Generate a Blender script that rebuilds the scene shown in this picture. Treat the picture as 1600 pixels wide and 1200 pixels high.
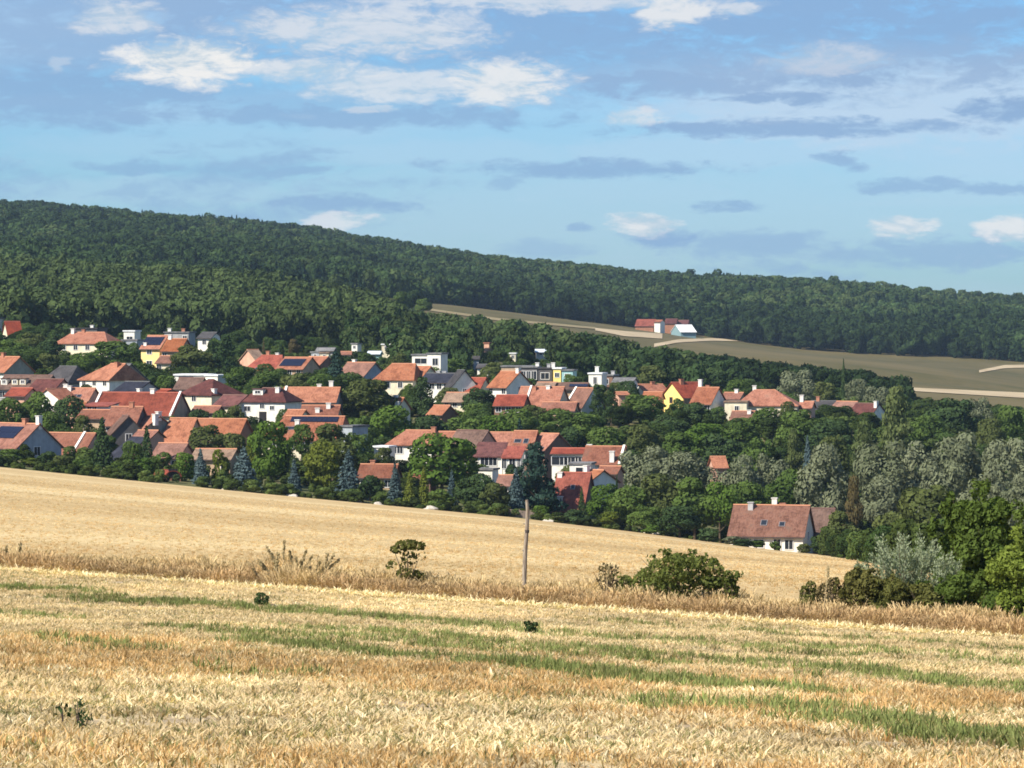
import bpy, math, random
import numpy as np
from mathutils import Vector, Matrix

for o in list(bpy.data.objects):
    bpy.data.objects.remove(o, do_unlink=True)
S = bpy.context.scene
C = S.collection
R = math.radians
rng = np.random.default_rng(7)
random.seed(7)

# ------------------------------------------------------------------ camera, sky, sun, exposure
F = 6000.0            # focal length in photo pixels (1600 wide)
YH = 500.0            # row of the true horizon in the photo
PITCH = math.atan((600 - YH) / F)
cam_d = bpy.data.cameras.new('camera')
cam_d.sensor_width = 36.0
cam_d.lens = 36.0 * F / 1600.0
cam_d.clip_start = 1.0
cam_d.clip_end = 60000.0
cam = bpy.data.objects.new('camera', cam_d)
cam.location = (0, 0, 0)
cam.rotation_euler = (math.pi / 2 - PITCH, 0, 0)
C.objects.link(cam)
S.camera = cam

SUN_EL = R(41)
SUN_AZ = math.atan2(-0.80, -0.60)      # towards the sun: left of and behind the camera
EXPOSURE = 0.73
SKY_STRENGTH = 0.10
SUN_STRENGTH = 5.0

S.render.engine = 'CYCLES'
S.view_settings.view_transform = 'Standard'
S.view_settings.look = 'None'
S.view_settings.gamma = 1.0
S.view_settings.use_curve_mapping = False
S.view_settings.exposure = EXPOSURE
S.cycles.max_bounces = 5
S.cycles.diffuse_bounces = 2
S.cycles.glossy_bounces = 2
S.cycles.transmission_bounces = 2
S.cycles.volume_bounces = 0
S.cycles.transparent_max_bounces = 4
S.cycles.sample_clamp_indirect = 4.0
S.cycles.use_denoising = True
S.cycles.filter_width = 1.7

sun_d = bpy.data.lights.new('sun', 'SUN')
sun_d.energy = SUN_STRENGTH
sun_d.angle = R(0.53)
sun_d.color = (1.0, 0.93, 0.82)
sun = bpy.data.objects.new('sun', sun_d)
sdir = Vector((math.cos(SUN_EL) * math.sin(SUN_AZ), math.cos(SUN_EL) * math.cos(SUN_AZ), math.sin(SUN_EL)))
sun.rotation_euler = (-sdir).to_track_quat('-Z', 'Y').to_euler()
sun.location = sdir * 300
C.objects.link(sun)

W = bpy.data.worlds.new('World')
S.world = W
W.use_nodes = True
nt = W.node_tree
for n in list(nt.nodes):
    nt.nodes.remove(n)


def wn(t, **kw):
    n = nt.nodes.new(t)
    for k, v in kw.items():
        setattr(n, k, v)
    return n


def wmath(op, a, b=None, c=None, clamp=False):
    n = nt.nodes.new('ShaderNodeMath')
    n.operation = op
    n.use_clamp = clamp
    for i, v in enumerate((a, b, c)):
        if v is None:
            continue
        if isinstance(v, (int, float)):
            n.inputs[i].default_value = v
        else:
            nt.links.new(v, n.inputs[i])
    return n.outputs[0]


def wmix(f, a, b):
    n = nt.nodes.new('ShaderNodeMix')
    n.data_type = 'RGBA'
    for sock, v in ((n.inputs['Factor'], f), (n.inputs[6], a), (n.inputs[7], b)):
        if isinstance(v, (int, float)):
            sock.default_value = v
        elif isinstance(v, tuple):
            sock.default_value = (*v, 1)
        else:
            nt.links.new(v, sock)
    return n.outputs[2]


sky = wn('ShaderNodeTexSky', sky_type='NISHITA', sun_disc=False)
sky.sun_elevation = SUN_EL
sky.sun_rotation = SUN_AZ % (2 * math.pi)
sky.air_density = 1.0
sky.dust_density = 0.35
sky.ozone_density = 3.0
tc = wn('ShaderNodeTexCoord')
sep = wn('ShaderNodeSeparateXYZ')
nt.links.new(tc.outputs['Generated'], sep.inputs[0])
az = wmath('ARCTAN2', sep.outputs[0], sep.outputs[1])
el = wmath('ARCSINE', sep.outputs[2])
U = wmath('MULTIPLY_ADD', az, 60.0, 8.0)           # hundreds of photo pixels, azimuth
V = wmath('MULTIPLY', el, 60.0)                    # hundreds of photo pixels above the horizon


def sky_noise(su, sv, off, detail=5.0, rough=0.55, dist=0.0):
    cv = wn('ShaderNodeCombineXYZ')
    nt.links.new(wmath('MULTIPLY', U, su), cv.inputs[0])
    nt.links.new(wmath('MULTIPLY', V, sv), cv.inputs[1])
    cv.inputs[2].default_value = off
    t = wn('ShaderNodeTexNoise')
    t.inputs['Scale'].default_value = 1.0
    t.inputs['Detail'].default_value = detail
    t.inputs['Roughness'].default_value = rough
    t.inputs['Distortion'].default_value = dist
    nt.links.new(cv.outputs[0], t.inputs['Vector'])
    return t.outputs['Fac']


def smooth(x, a, b):
    m = wn('ShaderNodeMapRange', interpolation_type='SMOOTHSTEP')
    nt.links.new(x, m.inputs['Value'])
    m.inputs['From Min'].default_value = a
    m.inputs['From Max'].default_value = b
    return m.outputs['Result']


nz_fine = sky_noise(2.1, 5.2, 3.1, 7.0, 0.66, 0.5)
nz_mid = sky_noise(0.75, 2.4, 8.7, 7.0, 0.66, 0.5)
nz_big = sky_noise(0.16, 0.62, 1.3, 4.0, 0.55, 0.5)
nz_veil = sky_noise(0.10, 0.75, 5.9, 4.0, 0.5, 0.3)
jit = wmath('MULTIPLY_ADD', nz_fine, 3.6, -1.8)
jit2 = wmath('MULTIPLY_ADD', nz_mid, 3.6, -1.8)
jit = wmath('ADD', jit, jit2)


UW = wmath('MULTIPLY_ADD', sky_noise(0.9, 2.6, 21.3, 5.0, 0.6), 1.3, wmath('ADD', U, -0.65))
VW = wmath('MULTIPLY_ADD', sky_noise(1.0, 2.8, 33.7, 6.0, 0.65), 0.42, wmath('ADD', V, -0.21))


def puffs(lst, soft, kj):
    acc = None
    for (px, py, ru, rv, w) in lst:
        du = wmath('MULTIPLY_ADD', UW, 100.0 / ru, -px / ru)
        dv = wmath('MULTIPLY_ADD', VW, 100.0 / rv, -(YH - py) / rv)
        q = wmath('SUBTRACT', 1.0, wmath('MULTIPLY', du, du))
        q = wmath('SUBTRACT', q, wmath('MULTIPLY', dv, dv))
        q = wmath('MULTIPLY_ADD', jit, kj, q)
        m = wmath('MULTIPLY', smooth(q, -soft, soft), w)
        acc = m if acc is None else wmath('MAXIMUM', acc, m)
    return acc


GREY = [(300, 60, 420, 75, .60), (760, 30, 420, 75, .68), (1300, 60, 420, 80, .70), (1000, 110, 330, 45, .55), (150, 110, 260, 60, .50), (560, 150, 420, 34, .40), (60, 20, 160, 40, .5), (1500, 40, 200, 50, .6), (640, 184, 300, 17, .70), (1240, 202, 280, 13, .85), (930, 263, 200, 14, .75), (330, 25, 230, 52, .7),
        (110, 150, 250, 48, .7), (620, 90, 300, 60, .45), (1040, 135, 150, 24, .75), (1220, 156, 125, 10, .85), (1320, 120, 125, 26, .8),
        (1565, 175, 75, 17, .9), (1250, 35, 420, 48, .75), (900, 55, 230, 62, .7), (530, 320, 85, 15, .75), (1140, 325, 46, 10, .7),
        (1030, 372, 62, 14, .85), (1170, 382, 130, 20, .6), (1400, 398, 130, 24, .6), (1550, 388, 90, 20, .6), (905, 352, 22, 8, .65),
        (1320, 252, 32, 13, .7), (1420, 290, 85, 11, .65), (1560, 296, 70, 9, .65), (780, 284, 28, 9, .5), (190, 302, 60, 9, .45),
        (845, 388, 70, 14, .4), (455, 271, 68, 8, .65), (230, 264, 85, 10, .6), (1570, 100, 60, 10, .6), (90, 185, 160, 12, .5), (480, 240, 60, 5, .45)]
WHITE = [(295, 98, 105, 34, 1.0), (470, 112, 130, 20, .7), (560, 52, 190, 36, .62), (600, 132, 130, 24, .62), (790, 130, 90, 34, .85),
         (180, 30, 66, 24, .6), (1040, 18, 60, 24, .8), (860, 4, 250, 16, .6), (978, 187, 46, 12, .55), (1006, 351, 44, 17, .85),
         (1400, 355, 38, 16, .75), (1580, 356, 52, 18, .85), (530, 345, 46, 11, .65), (575, 171, 40, 6, .4), (1140, 17, 30, 13, .6),
         (90, 102, 18, 12, .25), (1290, 95, 85, 22, .35)]
grey = puffs(GREY, 0.90, 1.15)
white = puffs(WHITE, 0.85, 0.85)
# the same kinds of cloud carry on over the rest of the sky
front = wmath('MULTIPLY', wmath('LESS_THAN', wmath('ABSOLUTE', wmath('SUBTRACT', U, 8.0)), 9.0), wmath('LESS_THAN', V, 5.2))
rest = wmath('SUBTRACT', 1.0, front)
grey_all = smooth(wmath('MULTIPLY_ADD', nz_fine, 0.35, nz_big), 0.70, 0.86)
white_all = smooth(wmath('MULTIPLY_ADD', nz_fine, 0.30, nz_mid), 0.76, 0.92)
grey = wmath('MAXIMUM', grey, wmath('MULTIPLY', grey_all, 0.62))
white = wmath('MAXIMUM', white, wmath('MULTIPLY', white_all, wmath('MULTIPLY_ADD', rest, 0.5, 0.08)))
veil = wmath('MULTIPLY', smooth(nz_veil, 0.36, 0.72), 0.50)
right_veil = puffs([(1400, 160, 420, 80, .85), (1050, 330, 700, 90, .30), (1150, 240, 360, 30, .45), (1200, 130, 300, 40, .5), (500, 230, 500, 30, .25), (1350, 330, 300, 60, .3), (1000, 300, 260, 30, .35), (700, 240, 300, 26, .35), (250, 300, 300, 24, .3), (1480, 230, 200, 24, .5)], 0.9, 0.4)
veil = wmath('MAXIMUM', veil, right_veil)

hs = wn('ShaderNodeHueSaturation')
hs.inputs['Saturation'].default_value = 1.1
hs.inputs['Value'].default_value = 1.0
nt.links.new(sky.outputs[0], hs.inputs['Color'])
CL = 1.0 / SKY_STRENGTH / (2 ** EXPOSURE)
SKY_TINT = wn('ShaderNodeMix', data_type='RGBA', blend_type='MULTIPLY')
SKY_TINT.inputs['Factor'].default_value = 1.0
nt.links.new(hs.outputs[0], SKY_TINT.inputs[6])
SKY_TINT.inputs[7].default_value = (0.365, 0.585, 0.860, 1)
col = SKY_TINT.outputs[2]
col = wmix(veil, col, (0.56 * CL, 0.70 * CL, 0.86 * CL))
grey_col = wmix(smooth(V, 2.6, 4.4), (0.255 * CL, 0.425 * CL, 0.675 * CL), (0.262 * CL, 0.400 * CL, 0.635 * CL))
col = wmix(grey, col, grey_col)
white_col = wmix(smooth(wmath('ADD', wmath('MULTIPLY', nz_mid, 0.6), wmath('MULTIPLY', nz_fine, 0.4)), 0.40, 0.56), (0.56 * CL, 0.67 * CL, 0.755 * CL), (0.91 * CL, 0.90 * CL, 0.88 * CL))
col = wmix(white, col, white_col)
bg = wn('ShaderNodeBackground')
bg.inputs['Strength'].default_value = SKY_STRENGTH
nt.links.new(col, bg.inputs['Color'])
wo = wn('ShaderNodeOutputWorld')
nt.links.new(bg.outputs[0], wo.inputs['Surface'])

# ------------------------------------------------------------------ pixels to places
CA, SA = math.cos(PITCH), math.sin(PITCH)


def at(px, py, D):
    cx, cy = (px - 800) / F, (600 - py) / F
    d = Vector((cx, CA + cy * SA, -SA + cy * CA))
    return d * (D / d.y)


DT = [650, 750, 800, 850, 900, 1000, 1150, 1300, 1500, 1900, 2300, 2900, 3400, 4200, 6000, 30000]
PX = [-800, 0, 400, 800, 1000, 1200, 1600, 2400]
ZT = np.array([
    #-800    0     400    800   1000   1200   1600  2400
    [-16.0, -24.9, -29.3, -33.4, -36.0, -38.8, -43.0, -46.0],   # 650
    [-15.0, -23.5, -26.5, -31.5, -33.0, -35.5, -40.0, -43.0],   # 750
    [-13.0, -19.0, -22.5, -26.0, -28.0, -31.0, -37.0, -41.0],   # 800
    [-10.0, -15.5, -18.5, -20.5, -23.0, -26.0, -33.0, -38.0],   # 850
    [-8.0, -13.5, -16.5, -18.5, -21.5, -24.0, -31.0, -36.0],    # 900
    [-5.0, -10.0, -14.0, -16.8, -20.0, -23.0, -29.5, -34.0],    # 1000
    [0.0, -3.5, -8.6, -12.8, -18.0, -23.0, -30.5, -34.0],       # 1150
    [6.0, 1.0, -3.5, -10.8, -17.0, -23.0, -32.0, -34.0],        # 1300
    [20.0, 12.5, 7.5, -9.5, -14.5, -20.0, -30.0, -33.0],        # 1500
    [30.0, 24.0, 12.0, -0.5, -9.0, -16.5, -29.0, -33.0],        # 1900
    [45.0, 39.0, 28.0, 3.5, -6.0, -13.6, -27.6, -33.0],         # 2300
    [75.0, 70.0, 56.0, 29.0, 14.0, 11.0, -6.0, -20.0],          # 2900
    [98.0, 90.0, 77.0, 39.0, 27.0, 26.0, 9.0, -10.0],           # 3400
    [80.0, 70.0, 55.0, 25.0, 15.0, 12.0, 0.0, -20.0],           # 4200
    [10.0, 10.0, 5.0, -10.0, -20.0, -20.0, -30.0, -30.0],       # 6000
    [-60.0] * 8])


def tab(px, D):
    px = min(max(px, PX[0]), PX[-1])
    D = min(max(D, DT[0]), DT[-1])
    i = max(0, min(len(PX) - 2, int(np.searchsorted(PX, px) - 1)))
    j = max(0, min(len(DT) - 2, int(np.searchsorted(DT, D) - 1)))
    a = (px - PX[i]) / (PX[i + 1] - PX[i])
    b = (D - DT[j]) / (DT[j + 1] - DT[j])
    return ((ZT[j][i] * (1 - a) + ZT[j][i + 1] * a) * (1 - b) + (ZT[j + 1][i] * (1 - a) + ZT[j + 1][i + 1] * a) * b)


def near(X, Y):
    z = float(np.interp(Y, [-400, 0, 45, 140, 165, 185], [10, -1.7, -5.3, -11.0, -11.5, -12.0]))
    return z - 0.035 * max(min(X, 60), -60)


def zt(X, Y):
    if Y <= 180:
        return near(X, Y)
    px = 800 + F * X / Y
    if Y < 650:
        t = (Y - 180) / 470.0
        return near(180 * (px - 800) / F, 180) * (1 - t) + tab(px, 650) * t
    z = tab(px, Y)
    if Y > 1600:
        z += 2.0 * math.sin(X * 0.011 + Y * 0.004) + 1.2 * math.sin(X * 0.027 - Y * 0.006 + 1.0)
    return z


def ground_at(px, D):
    X = (px - 800) / F * D
    return Vector((X, D, zt(X, D)))


def hit(px, py, d0=20.0, d1=700.0):
    """where the ray of a photo pixel meets the ground"""
    lo, hi = d0, d1
    for _ in range(40):
        m = 0.5 * (lo + hi)
        p = at(px, py, m)
        if p.z > zt(p.x, p.y):
            lo = m
        else:
            hi = m
    p = at(px, py, lo)
    return Vector((p.x, p.y, zt(p.x, p.y)))


# ------------------------------------------------------------------ object helpers
def tag(o, label=None, cat=None, group=None, kind=None):
    if label:
        o['label'] = label
    if cat:
        o['category'] = cat
    if group:
        o['group'] = group
    if kind:
        o['kind'] = kind
    return o


def link(name, me, parent=None, mat=None):
    o = bpy.data.objects.new(name, me)
    C.objects.link(o)
    if parent is not None:
        o.parent = parent
    if mat is not None:
        if len(me.materials) == 0:
            me.materials.append(mat)
        elif me.materials[0] is not mat:
            o.material_slots[0].link = 'OBJECT'
            o.material_slots[0].material = mat
    return o


def empty(name, loc, rz=0.0):
    o = bpy.data.objects.new(name, None)
    o.empty_display_size = 0.5
    o.location = loc
    o.rotation_euler = (0, 0, rz)
    C.objects.link(o)
    return o


class MB:
    """collects simple solids into one mesh"""
    def __init__(self):
        self.v, self.f = [], []

    def add(self, v, f):
        b = len(self.v)
        self.v += [tuple(p) for p in v]
        self.f += [tuple(i + b for i in q) for q in f]
        return self

    def box(self, x0, x1, y0, y1, z0, z1):
        v = [(x0, y0, z0), (x1, y0, z0), (x1, y1, z0), (x0, y1, z0), (x0, y0, z1), (x1, y0, z1), (x1, y1, z1), (x0, y1, z1)]
        return self.add(v, [(3, 2, 1, 0), (4, 5, 6, 7), (0, 1, 5, 4), (1, 2, 6, 5), (2, 3, 7, 6), (3, 0, 4, 7)])

    def prism_x(self, poly, x0, x1):
        """poly in (y, z), counter-clockwise seen from +x"""
        n = len(poly)
        v = [(x0, y, z) for y, z in poly] + [(x1, y, z) for y, z in poly]
        f = [tuple(range(n - 1, -1, -1)), tuple(range(n, 2 * n))]
        for i in range(n):
            j = (i + 1) % n
            f.append((i, j, n + j, n + i))
        return self.add(v, f)

    def tube(self, pts, rads, n=6):
        ring = []
        for k, (p, r) in enumerate(zip(pts, rads)):
            p = Vector(p)
            a = Vector(pts[max(k - 1, 0)])
            b = Vector(pts[min(k + 1, len(pts) - 1)])
            t = (b - a).normalized()
            u = t.orthogonal().normalized()
            w = t.cross(u)
            ring.append([tuple(p + (u * math.cos(2 * math.pi * i / n) + w * math.sin(2 * math.pi * i / n)) * r) for i in range(n)])
        v = [q for rg in ring for q in rg]
        f = []
        for k in range(len(ring) - 1):
            for i in range(n):
                j = (i + 1) % n
                f.append((k * n + i, k * n + j, (k + 1) * n + j, (k + 1) * n + i))
        f.append(tuple(range(n - 1, -1, -1)))
        f.append(tuple(range((len(ring) - 1) * n, len(ring) * n)))
        return self.add(v, f)

    def mesh(self, name):
        me = bpy.data.meshes.new(name)
        me.from_pydata(self.v, [], self.f)
        me.update()
        return me

    def build(self, name, mat, parent=None):
        return link(name, self.mesh(name), parent, mat)


# ------------------------------------------------------------------ materials
def new_mat(name):
    m = bpy.data.materials.new(name)
    m.use_nodes = True
    t = m.node_tree
    for n in list(t.nodes):
        t.nodes.remove(n)
    return m, t


def N(t, typ, **kw):
    n = t.nodes.new(typ)
    for k, v in kw.items():
        setattr(n, k, v)
    return n


def mixc(t, f, a, b, blend='MIX'):
    n = N(t, 'ShaderNodeMix', data_type='RGBA', blend_type=blend)
    for sock, v in ((n.inputs['Factor'], f), (n.inputs[6], a), (n.inputs[7], b)):
        if isinstance(v, (int, float)):
            sock.default_value = v
        elif isinstance(v, tuple):
            sock.default_value = (*v[:3], 1)
        else:
            t.links.new(v, sock)
    return n.outputs[2]


def nmath(t, op, a, b=None, c=None, clamp=False):
    n = N(t, 'ShaderNodeMath', operation=op, use_clamp=clamp)
    for i, v in enumerate((a, b, c)):
        if v is None:
            continue
        if isinstance(v, (int, float)):
            n.inputs[i].default_value = v
        else:
            t.links.new(v, n.inputs[i])
    return n.outputs[0]


def noise(t, scale, detail=4.0, rough=0.55, coord='Object', stretch=None, dist=0.0, rotz=0.0):
    c = N(t, 'ShaderNodeTexCoord')
    src = c.outputs[coord]
    if coord == 'Position':
        pass
    if stretch:
        mp = N(t, 'ShaderNodeMapping')
        mp.inputs['Scale'].default_value = stretch
        mp.inputs['Rotation'].default_value = (0, 0, rotz)
        t.links.new(src, mp.inputs['Vector'])
        src = mp.outputs[0]
    n = N(t, 'ShaderNodeTexNoise')
    n.inputs['Scale'].default_value = scale
    n.inputs['Detail'].default_value = detail
    n.inputs['Roughness'].default_value = rough
    n.inputs['Distortion'].default_value = dist
    t.links.new(src, n.inputs['Vector'])
    return n.outputs['Fac']


def mrange(t, x, a, b, c=0.0, d=1.0):
    m = N(t, 'ShaderNodeMapRange', interpolation_type='SMOOTHSTEP')
    t.links.new(x, m.inputs['Value'])
    m.inputs['From Min'].default_value = a
    m.inputs['From Max'].default_value = b
    m.inputs['To Min'].default_value = c
    m.inputs['To Max'].default_value = d
    return m.outputs['Result']


def finish(t, color, rough=0.9, spec=0.2, bump=None, bstr=0.3, bdist=0.05, metal=0.0):
    p = N(t, 'ShaderNodeBsdfPrincipled')
    if isinstance(color, tuple):
        p.inputs['Base Color'].default_value = (*color[:3], 1)
    else:
        t.links.new(color, p.inputs['Base Color'])
    p.inputs['Roughness'].default_value = rough
    p.inputs['Specular IOR Level'].default_value = spec
    p.inputs['Metallic'].default_value = metal
    if bump is not None:
        b = N(t, 'ShaderNodeBump')
        b.inputs['Strength'].default_value = bstr
        b.inputs['Distance'].default_value = bdist
        t.links.new(bump, b.inputs['Height'])
        t.links.new(b.outputs[0], p.inputs['Normal'])
    o = N(t, 'ShaderNodeOutputMaterial')
    t.links.new(p.outputs[0], o.inputs['Surface'])


def leaf_mat(name, a, b, transl=0.25, inst=False, rnd=0.45, c=None):
    """leaf colours between a and b: per leaf (tint), per plant (random); c = odd, dry leaves"""
    m, t = new_mat(name)
    at_ = N(t, 'ShaderNodeAttribute', attribute_name='tint')
    oi = N(t, 'ShaderNodeObjectInfo')
    f = nmath(t, 'MULTIPLY_ADD', oi.outputs['Random'], rnd, nmath(t, 'MULTIPLY', at_.outputs['Fac'], 1 - rnd), clamp=True)
    col = mixc(t, f, a, b)
    if c is not None:
        w = nmath(t, 'GREATER_THAN', at_.outputs['Fac'], 0.9)
        col = mixc(t, w, col, c)
    if inst:
        tone = N(t, 'ShaderNodeAttribute', attribute_name='tone', attribute_type='INSTANCER')
        k = nmath(t, 'MULTIPLY_ADD', tone.outputs['Fac'], 1.1, 0.45)
        hv = N(t, 'ShaderNodeHueSaturation')
        t.links.new(col, hv.inputs['Color'])
        t.links.new(k, hv.inputs['Value'])
        col = hv.outputs[0]
    d = N(t, 'ShaderNodeBsdfDiffuse')
    t.links.new(col, d.inputs['Color'])
    tr = N(t, 'ShaderNodeBsdfTranslucent')
    t.links.new(mixc(t, 1.0, col, (1.0, 1.0, 0.55), 'MULTIPLY'), tr.inputs['Color'])
    mx = N(t, 'ShaderNodeMixShader')
    mx.inputs[0].default_value = transl
    t.links.new(d.outputs[0], mx.inputs[1])
    t.links.new(tr.outputs[0], mx.inputs[2])
    o = N(t, 'ShaderNodeOutputMaterial')
    t.links.new(mx.outputs[0], o.inputs['Surface'])
    return m


def plaster(name, c, dirt=0.12):
    m, t = new_mat(name)
    n = noise(t, 0.9, 6.0, 0.65)
    n2 = noise(t, 1.0, 4.0, 0.6, stretch=(1.6, 1.6, 0.25))
    k = nmath(t, 'MULTIPLY_ADD', n, 0.6, nmath(t, 'MULTIPLY', n2, 0.4))
    dark = tuple(x * (1 - 2.2 * dirt) for x in c)
    finish(t, mixc(t, mrange(t, k, 0.35, 0.62), dark, c), 0.92, 0.15, n, 0.15, 0.02)
    return m


def tile(name, a, b, moss=None):
    """roof tiles: courses as relief, weathering as colour"""
    m, t = new_mat(name)
    n1 = noise(t, 0.45, 6.0, 0.7)
    n2 = noise(t, 2.2, 5.0, 0.75)
    n3 = noise(t, 1.0, 3.0, 0.6, stretch=(7.0, 0.8, 0.8))
    f = nmath(t, 'ADD', nmath(t, 'MULTIPLY', n1, 0.45), nmath(t, 'ADD', nmath(t, 'MULTIPLY', n2, 0.3), nmath(t, 'MULTIPLY', n3, 0.25)))
    col = mixc(t, mrange(t, f, 0.38, 0.60), tuple(x * 0.58 for x in a), tuple(x * 1.06 for x in b))
    if moss:
        col = mixc(t, mrange(t, n1, 0.52, 0.68, 0.0, 0.75), col, moss)
    c = N(t, 'ShaderNodeTexCoord')
    oi = N(t, 'ShaderNodeObjectInfo')
    hv = N(t, 'ShaderNodeHueSaturation')
    t.links.new(nmath(t, 'MULTIPLY_ADD', oi.outputs['Random'], 0.32, 0.74), hv.inputs['Value'])
    t.links.new(nmath(t, 'MULTIPLY_ADD', oi.outputs['Random'], -0.14, 1.05), hv.inputs['Saturation'])
    t.links.new(col, hv.inputs['Color'])
    col = hv.outputs[0]
    br = N(t, 'ShaderNodeTexWave', wave_type='BANDS', bands_direction='Z', wave_profile='SAW')
    br.inputs['Scale'].default_value = 1.3
    br.inputs['Distortion'].default_value = 0.3
    t.links.new(c.outputs['Object'], br.inputs['Vector'])
    finish(t, col, 0.85, 0.2, br.outputs['Fac'], 0.6, 0.05)
    return m


def plain(name, c, rough=0.7, spec=0.3, var=0.15, scale=3.0, metal=0.0):
    m, t = new_mat(name)
    n = noise(t, scale, 5.0, 0.6)
    finish(t, mixc(t, n, tuple(x * (1 - var) for x in c), tuple(min(1, x * (1 + var)) for x in c)), rough, spec, metal=metal)
    return m
# ------------------------------------------------------------------ ground sheets
def straw_ground():
    m, t = new_mat('stubble_ground')
    n1 = noise(t, 0.16, 5.0, 0.6, stretch=(1.0, 0.55, 1.0))
    n2 = noise(t, 3.0, 6.0, 0.7)
    n3 = noise(t, 14.0, 4.0, 0.7)
    soil = mixc(t, n3, (0.30, 0.225, 0.14), (0.50, 0.39, 0.25))
    straw = mixc(t, n2, (0.52, 0.39, 0.19), (0.72, 0.57, 0.32))
    f = nmath(t, 'MULTIPLY_ADD', n1, 0.6, nmath(t, 'MULTIPLY', n2, 0.5))
    finish(t, mixc(t, mrange(t, f, 0.42, 0.62), soil, straw), 0.95, 0.1, n3, 0.8, 0.05)
    return m


def wheat_ground():
    m, t = new_mat('wheat_stubble')
    c = N(t, 'ShaderNodeTexCoord')
    # drilling and mowing swaths run almost across the view
    swath = noise(t, 0.017, 2.0, 0.5, stretch=(0.2, 1.0, 0.0), dist=0.2, rotz=0.06)
    swath2 = noise(t, 0.045, 4.0, 0.6, stretch=(0.35, 1.0, 0.0), dist=0.8, rotz=0.1)
    rows = noise(t, 0.5, 2.0, 0.5, stretch=(0.05, 1.0, 0.0))
    fine = noise(t, 1.1, 8.0, 0.82, stretch=(1.0, 0.35, 1.0))
    grit = noise(t, 0.7, 5.0, 0.7, stretch=(1.0, 0.3, 1.0))
    f = nmath(t, 'ADD', nmath(t, 'MULTIPLY', swath, 0.95), nmath(t, 'ADD', nmath(t, 'MULTIPLY', swath2, 0.45), nmath(t, 'MULTIPLY', rows, 0.05)))
    base = mixc(t, mrange(t, f, 0.55, 1.0), (0.54, 0.390, 0.190), (0.73, 0.575, 0.315))
    base = mixc(t, mrange(t, fine, 0.3, 0.7, 0.0, 0.8), mixc(t, 1.0, base, (0.70, 0.66, 0.58), 'MULTIPLY'), mixc(t, 1.0, base, (1.12, 1.12, 1.12), 'MULTIPLY'))
    base = mixc(t, mrange(t, grit, 0.5, 0.75, 0.0, 0.35), base, (0.38, 0.25, 0.115))
    finish(t, base, 0.95, 0.1, fine, 0.7, 0.12)
    return m


def meadow_ground(name, a, b, c3, sc=0.03):
    m, t = new_mat(name)
    n1 = noise(t, sc, 5.0, 0.6)
    n2 = noise(t, sc * 14, 6.0, 0.7)
    col = mixc(t, mrange(t, n1, 0.35, 0.65), a, b)
    col = mixc(t, mrange(t, n2, 0.45, 0.75, 0.0, 0.6), col, c3)
    finish(t, col, 0.95, 0.1, n2, 0.6, 0.3)
    return m


def far_field_ground():
    m, t = new_mat('far_meadow')
    n1 = noise(t, 0.006, 4.0, 0.6, stretch=(1.0, 0.5, 0.0))
    n2 = noise(t, 0.05, 6.0, 0.72, stretch=(1.0, 0.45, 0.0))
    n3 = noise(t, 0.02, 3.0, 0.6, stretch=(0.25, 1.0, 0.0))
    col = mixc(t, mrange(t, n1, 0.36, 0.64), (0.085, 0.075, 0.027), (0.140, 0.112, 0.046))
    col = mixc(t, mrange(t, n2, 0.35, 0.7, 0.0, 0.6), col, (0.155, 0.120, 0.056))
    col = mixc(t, mrange(t, n3, 0.5, 0.68, 0.0, 0.55), col, (0.066, 0.070, 0.027))
    finish(t, col, 0.95, 0.1)
    return m


EDGE0, EDGES = 151.5, -0.614       # the line where the mown stubble ends


def edge_y(X):
    return EDGE0 + EDGES * X


M_STUB = straw_ground()
M_WHEAT = wheat_ground()
M_VILL = meadow_ground('garden_grass', (0.075, 0.095, 0.030), (0.135, 0.125, 0.055), (0.17, 0.13, 0.07), 0.05)
M_WOODF = meadow_ground('forest_floor', (0.022, 0.034, 0.014), (0.035, 0.045, 0.018), (0.03, 0.03, 0.014), 0.02)
M_FARF = far_field_ground()

xs = np.concatenate([np.arange(-400, -60, 20), np.arange(-60, 60, 1.0), np.arange(60, 401, 20)])
ts = np.concatenate([np.linspace(0, 0.6, 24), np.linspace(0.62, 1, 60)])
v, f = [], []
for t_ in ts:
    for x in xs:
        ey = edge_y(max(-90, min(90, x)))
        y = -150 + (ey + 150) * t_
        bump = 0.05 * math.sin(x * 0.9 + y * 0.35) * math.sin(y * 0.5) + 0.035 * math.sin(x * 2.1 - y * 0.8)
        v.append((x, y, near(x, y) + (bump if 20 < y else 0)))
nx = len(xs)
for j in range(len(ts) - 1):
    for i in range(nx - 1):
        f.append((j * nx + i, j * nx + i + 1, (j + 1) * nx + i + 1, (j + 1) * nx + i))
me = bpy.data.meshes.new('stubble_field')
me.from_pydata(v, [], f)
o = link('stubble_field', me, None, M_STUB)
tag(o, 'pale mown stubble field sloping away in the foreground', 'field', kind='structure')
for p in me.polygons:
    p.use_smooth = True


def sheet(name, pxs, Ds, zfun, mat, label, cat, keep=None, drop=0.0):
    v = [((px - 800) / F * D, D, zfun((px - 800) / F * D, D) - drop) for D in Ds for px in pxs]
    n = len(pxs)
    f = []
    for j in range(len(Ds) - 1):
        for i in range(n - 1):
            if keep and not keep(0.5 * (pxs[i] + pxs[i + 1]), 0.5 * (Ds[j] + Ds[j + 1])):
                continue
            f.append((j * n + i, j * n + i + 1, (j + 1) * n + i + 1, (j + 1) * n + i))
    me = bpy.data.meshes.new(name)
    me.from_pydata(v, [], f)
    me.validate()
    for p in me.polygons:
        p.use_smooth = True
    o = link(name, me, None, mat)
    tag(o, label, cat, kind='structure')
    return o


pxw = np.concatenate([[-2600, -1800, -1200, -800], np.arange(-500, 2101, 50), [2400, 2800, 3500, 4200]])
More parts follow.
